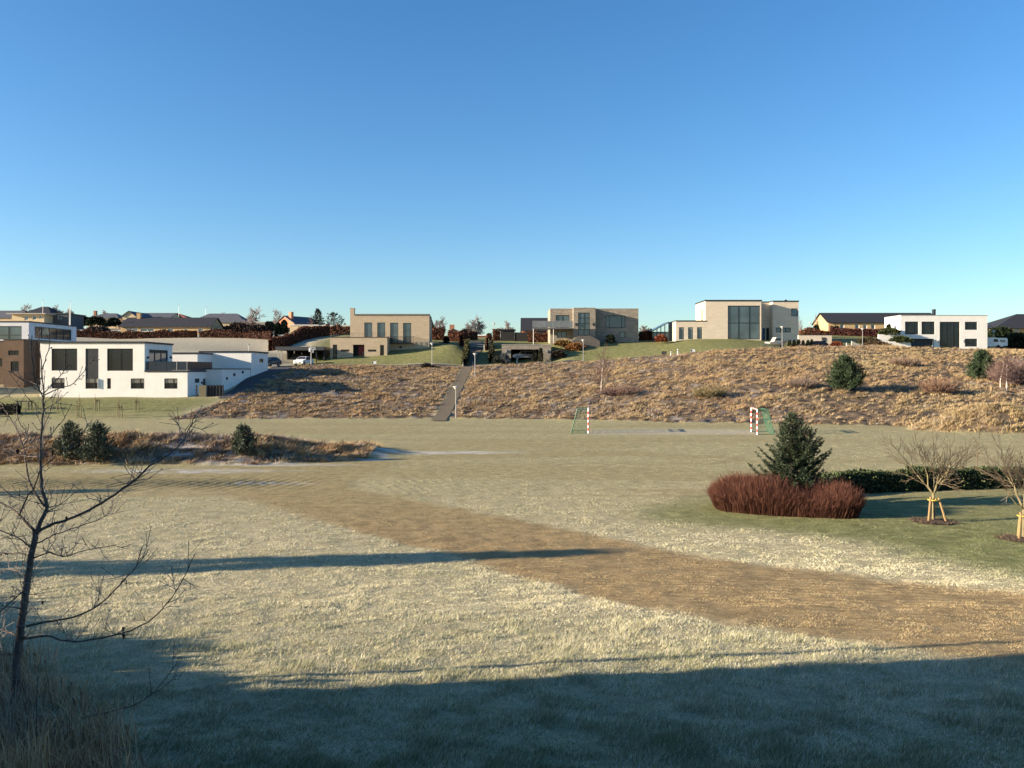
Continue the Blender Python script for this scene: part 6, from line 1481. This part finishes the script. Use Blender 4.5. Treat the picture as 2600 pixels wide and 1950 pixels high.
# cars
TYRE = mat('tyre_rubber', (.02, .02, .02), scale=5, rough=.9)
def car(label, loc, rz, paint, kind='hatch', group='parked cars', scale=1.0):
    t = T('parked_car', label, 'car', loc, rz, group); W2 = .88
    if kind == 'hatch': prof = [(-2.1, .32), (-2.12, .62), (-1.98, .82), (-1.15, .98), (-.45, 1.44), (.2, 1.52), (1.2, 1.46), (1.9, 1.02), (2.05, .8), (2.05, .32)]; g0, g1, r0, r1 = 3, 4, 6, 7
    else: prof = [(-2.25, .34), (-2.28, .66), (-2.1, .86), (-1.2, 1.02), (-.55, 1.46), (.3, 1.54), (1.75, 1.50), (2.2, 1.05), (2.28, .85), (2.28, .34)]; g0, g1, r0, r1 = 3, 4, 6, 7
    def hw(z): return W2*(1-.05*max(0, .5-z)) if z < .95 else W2-.26*(z-.95)/.55
    b = MB(); n = len(prof); L = [(x, -hw(z), z) for x, z in prof]; Rr = [(x, hw(z), z) for x, z in prof]
    b.v = L+Rr
    for i in range(n):
        j = (i+1) % n; b.f.append((i, j, j+n, i+n)); b.mi.append(0)
    # sides as a strip between sill and roof line
    low = [i for i in range(n)]
    b.f.append(tuple(range(n-1, -1, -1))); b.f.append(tuple(range(n, 2*n))); b.mi += [0, 0]
    b.build('body', paint, t)
    def panel(pts, off): 
        m = MB(); m.add(pts, [tuple(range(len(pts)))]); return m
    e = .012
    (ax, az), (bx, bz) = prof[g0], prof[g1]
    m = MB(); wa, wb = hw(az)-.08, hw(bz)-.06; m.quad((ax+.10-e, -wa, az+.06+e), (ax+.10-e, wa, az+.06+e), (bx-.04-e, wb, bz-.03+e), (bx-.04-e, -wb, bz-.03+e)); m.build('windscreen', GL, t)
    (ax, az), (bx, bz) = prof[r0], prof[r1]
    m = MB(); m.quad((ax+.06+e, -hw(az)+.08, az-.03+e), (ax+.06+e, hw(az)-.08, az-.03+e), (bx-.05+e, hw(bz)-.1, bz+.03+e), (bx-.05+e, -hw(bz)+.1, bz+.03+e)); m.build('rear_window', GL, t)
    for s in (-1, 1):
        m = MB()
        for x0, x1, x2, x3 in ((prof[g0][0]+.32, .12, .12, prof[g1][0]+.06), (.2, prof[r0][0]+.35, prof[r0][0]-.02, .2)):
            m.quad((x0, s*(hw(1.0)+e), 1.0), (x1, s*(hw(1.0)+e), 1.0), (x2, s*(hw(1.4)+e), 1.40), (x3, s*(hw(1.4)+e), 1.40))
        m.build('side_window', GL, t)
        m = MB(); m.box(prof[1][0]-.015, prof[1][0]+.2, s*.78-.2, s*.78+.02 if s < 0 else s*.78+.02, .60, .76) if False else m.box(prof[1][0]-.02, prof[1][0]+.15, min(s*.5, s*.82), max(s*.5, s*.82), .60, .74); m.build('headlight', mat('headlight_lens', (.7, .7, .72), scale=3, rough=.15), t)
        m = MB(); m.box(prof[-2][0]-.1, prof[-2][0]+.02, min(s*.5, s*.82), max(s*.5, s*.82), .78, .95); m.build('tail_light', mat('tail_lens', (.35, .02, .02), scale=3, rough=.2), t)
        for x in (-1.32, 1.32):
            m = MB(); m.tube([(x, s*.66, .32), (x, s*.70, .32), (x, s*.87, .32), (x, s*.895, .32)], [.26, .32, .32, .27], 16); w = m.build('wheel', TYRE, t)
            m = MB(); m.tube([(x, s*.88, .32), (x, s*.90, .32)], .19, 12); m.build('rim', STEEL, w)
    m = MB(); m.box(prof[1][0]-.025, prof[1][0]-.004, -.45, .45, .40, .56); m.build('grille', DARK, t)
    m = MB(); m.box(prof[1][0]-.04, prof[1][0]-.027, -.26, .26, .44, .54); m.build('number_plate', PALEW, t)
    return t
WP = mat('white_car_paint', (.78, .78, .77), scale=1, rough=.25, spec=.6); BP = mat('black_car_paint', (.016, .017, .02), scale=1, rough=.22, spec=.6); SP = mat('dark_silver_paint', (.10, .10, .11), scale=1, rough=.25, spec=.6, metal=.4)
x, y = fx(771, 141), 141; car('white hatchback parked in front of the dark carport', (x, y, gz(x, y)+.05), radians(78), WP)
x, y = fx(684, 133), 133.0; car('dark car half hidden behind the rear wing of the large white house', (x, y, gz(x, y)+.05), radians(70), BP)
x, y = fx(1326, 143.6), 143.6; car('dark estate car with a bright bonnet in the stone garage mouth', (x, y, max(gz(x, y), fz(922, 141.5))+.05), radians(28), mat('silver_car_paint', (.42, .42, .42), scale=1, rough=.25, spec=.6, metal=.3), 'estate')
x, y = fx(2066, 141.5), 141.5; car('black estate car below the number wall', (x, y, gz(x, y)+.05), radians(8), BP, 'estate')

def boat():
    x, y = fx(1968, 140.5), 140.5; t = T('boat_trailer', 'small red and white motor boat on a trailer before the pale house', 'boat', (x, y, gz(x, y)+.05), radians(12))
    m = MB(); S = [(-2.0, .15, .75, 1.05), (-1.2, .62, .62, 1.02), (0, .8, .5, 1.0), (1.6, .78, .5, 1.02)]
    for xx, w, zk, zg in S: m.v += [(xx, -w, zg), (xx, -w*.75, (zk+zg)/2-.08), (xx, 0, zk), (xx, w*.75, (zk+zg)/2-.08), (xx, w, zg)]
    for i in range(3):
        for k in range(4): a = i*5+k; m.f.append((a, a+1, a+6, a+5)); m.mi.append(0)
        m.f.append((i*5+4, i*5, i*5+5, i*5+9)); m.mi.append(0)
    m.f.append((15, 16, 17, 18, 19)); m.mi.append(0); m.build('hull', PALEW, t)
    m = MB()
    for s in (-1, 1): m.quad((-1.25, s*.635, .88), (1.6, s*.80, .88), (1.6, s*.80, .99), (-1.25, s*.645, .99))
    m.build('stripe', REDP, t)
    m = MB(); m.prism([(-.6, 1.03), (.9, 1.03), (.75, 1.75), (-.1, 1.8)], -.6, .6); m.build('cabin', mat('cream_gelcoat', (.62, .57, .44), scale=2, rough=.4), t)
    m = MB(); m.box(-.3, .7, -.62, -.605, 1.3, 1.62); m.box(-.3, .7, .605, .62, 1.3, 1.62); m.build('cabin_window', GL, t)
    m = MB(); m.box(-2.6, 1.7, -.07, .07, .36, .46); m.box(.5, .6, -.9, .9, .3, .36); m.build('trailer_frame', STEEL, t)
    for s in (-1, 1):
        m = MB(); m.tube([(.55, s*.86, .28), (.55, s*1.02, .28)], .28, 14); m.build('wheel', TYRE, t)
boat()
def van():
    Y = 157; x = fx(2508, Y); z = gz(x, Y); t = T('white_van', 'white delivery van beside the white villa', 'van', (x, Y, z+.05), radians(168))
    m = MB(); m.prism([(-2.4, .35), (-2.42, .9), (-1.9, 1.15), (-1.45, 1.85), (-1.0, 2.05), (2.3, 2.05), (2.4, .35)], -.92, .92); m.build('body', WP, t)
    m = MB(); m.quad((-1.86, -.8, 1.2), (-1.86, .8, 1.2), (-1.48, .76, 1.82), (-1.48, -.76, 1.82)); m.build('windscreen', GL, t)
    for s in (-1, 1):
        m = MB(); m.quad((-1.6, s*.93, 1.2), (-.7, s*.93, 1.2), (-.7, s*.93, 1.75), (-1.35, s*.93, 1.75)); m.build('side_window', GL, t)
        for xx in (-1.5, 1.5):
            m = MB(); m.tube([(xx, s*.75, .33), (xx, s*.94, .33)], .33, 14); m.build('wheel', TYRE, t)
    x = fx(2541, Y); t = T('caravan', 'white box trailer behind the white delivery van', 'trailer', (x, Y+1, gz(x, Y+1)+.05), radians(5))
    m = MB(); m.prism([(-1.4, .5), (-1.4, 1.85), (-1.2, 2.0), (1.2, 2.0), (1.4, 1.8), (1.4, .5)], -.85, .85); m.build('body', WP, t)
    m = MB(); m.box(-.2, .9, -.87, -.852, 1.2, 1.6); m.build('window', GLB, t)
    for s in (-1, 1):
        m = MB(); m.tube([(.1, s*.72, .3), (.1, s*.88, .3)], .3, 14); m.build('wheel', TYRE, t)
    m = MB(); m.box(-2.2, -1.41, -.05, .05, .5, .58); m.build('drawbar', STEEL, t)
van()
# driveway wall right of the number wall
def drive_wall():
    y = 146; m = MB(); a, b = fx(2163, y), fx(2190, y)
    m.prism([(a, fz(885, y)), (b, fz(888, y)), (b, fz(878, y)), (a, fz(866, y))], y, y+.35); tag(m.build('retaining_wall', CONC), 'short sloping concrete wall beside the drive by the lamp', 'wall')
drive_wall()
# garden table and clipped hedge on the white house lawn
def garden_table():
    x, y = G(63, 1040); t = T('garden_table', 'small dark garden table on the lawn at the left', 'table', (x, y, gz(x, y)))
    m = MB(); m.box(-.75, .75, -.4, .4, .86, .95); m.build('tabletop', DARKW, t)
    for sx in (-.6, .6):
        for sy in (-.3, .3):
            m = MB(); m.box(sx-.05, sx+.05, sy-.05, sy+.05, -.15, .859); m.build('leg', DARKW, t)
garden_table()
a = G(-60, 1052); b = G(48, 1052)
hedge('low dark clipped hedge block on the lawn at the left edge', [a, b], 1.05, 1.1, [(.02, .022, .014), (.03, .03, .02)], 90, .16, name='box_hedge', seed=40, ragged=.05)

# ------------------------------------------------------------------ unseen casters beyond the view, placed to shade the near meadow and brick house
def own_house():
    x1 = -10.0; t = T('neighbour_house', 'unseen rendered house left of the view with an added rear block, shading the near meadow', 'house', (-16, 0, 2.5))
    block(t, x1+.003, 18, -14, -2.2, .5, 4.2, mat('dark_render', (.10, .09, .08), scale=1), roof=DARK, cap=.3, over=.1)  # added unseen block behind the camera, cuts sky light on the foreground
    block(t, -22, x1, -14, 5.25, .5, 9.4, WHITE2, r=[(-1, .5, 4, 6), (2, 4, 4, 6)], roof=DARK, cap=.3, over=.1)
    for h in ((-1, .5, 4, 6), (2, 4, 4, 6)): window(t, m_right(x1), *h, cols=2)
    p = T('flagpole', 'slim unseen pole added left of the view to cast a thin shadow line', 'flagpole', (-10.6, 8.45, gz(-10.6, 8.45))); m = MB(); m.tube([(0, 0, -.3), (0, 0, 7.6)], [.07, .05], 8); m.build('pole', PALEW, p)  # pole added to cast the thin shadow line on the meadow
own_house()
hedge('dense unseen evergreen hedge left of the view laid out for its slanted shadow edge', [(-11.2, 6.3), (-12.0, 8.8), (-13.7, 10.8), (-16.5, 13.4), (-18.8, 15.2)], 1.62, 1.4, [(.03, .045, .02), (.045, .06, .03)], 160, .2, name='evergreen_hedge', seed=77, ragged=.12)  # unseen hedge, course and height shaped to cast the slanted shade edge
def shade_conifer(lab, x, y, h, w, sd, n=520):
    bushy('conifer_tree', lab, (x, y, gz(x, y)-.1), h, w, int(n), (.025, .038, .02), 'slim conifers left of the view', shoot=.5, shape='cone', seed=sd, wn=.16)
shade_conifer('slim conifer left of the view throwing the long shadow band', -37.0, 14.3, 10.0, 4.4, 81)
shade_conifer('distant conifer left of the view', -66, 25.5, 12.6, 5.0, 82)
shade_conifer('tall conifer added beyond the left edge to shade the brown brick house', fx(-330, 102), 102, 12.5, 8.0, 83, 2600)  # added out of view to keep the brick house front in shade
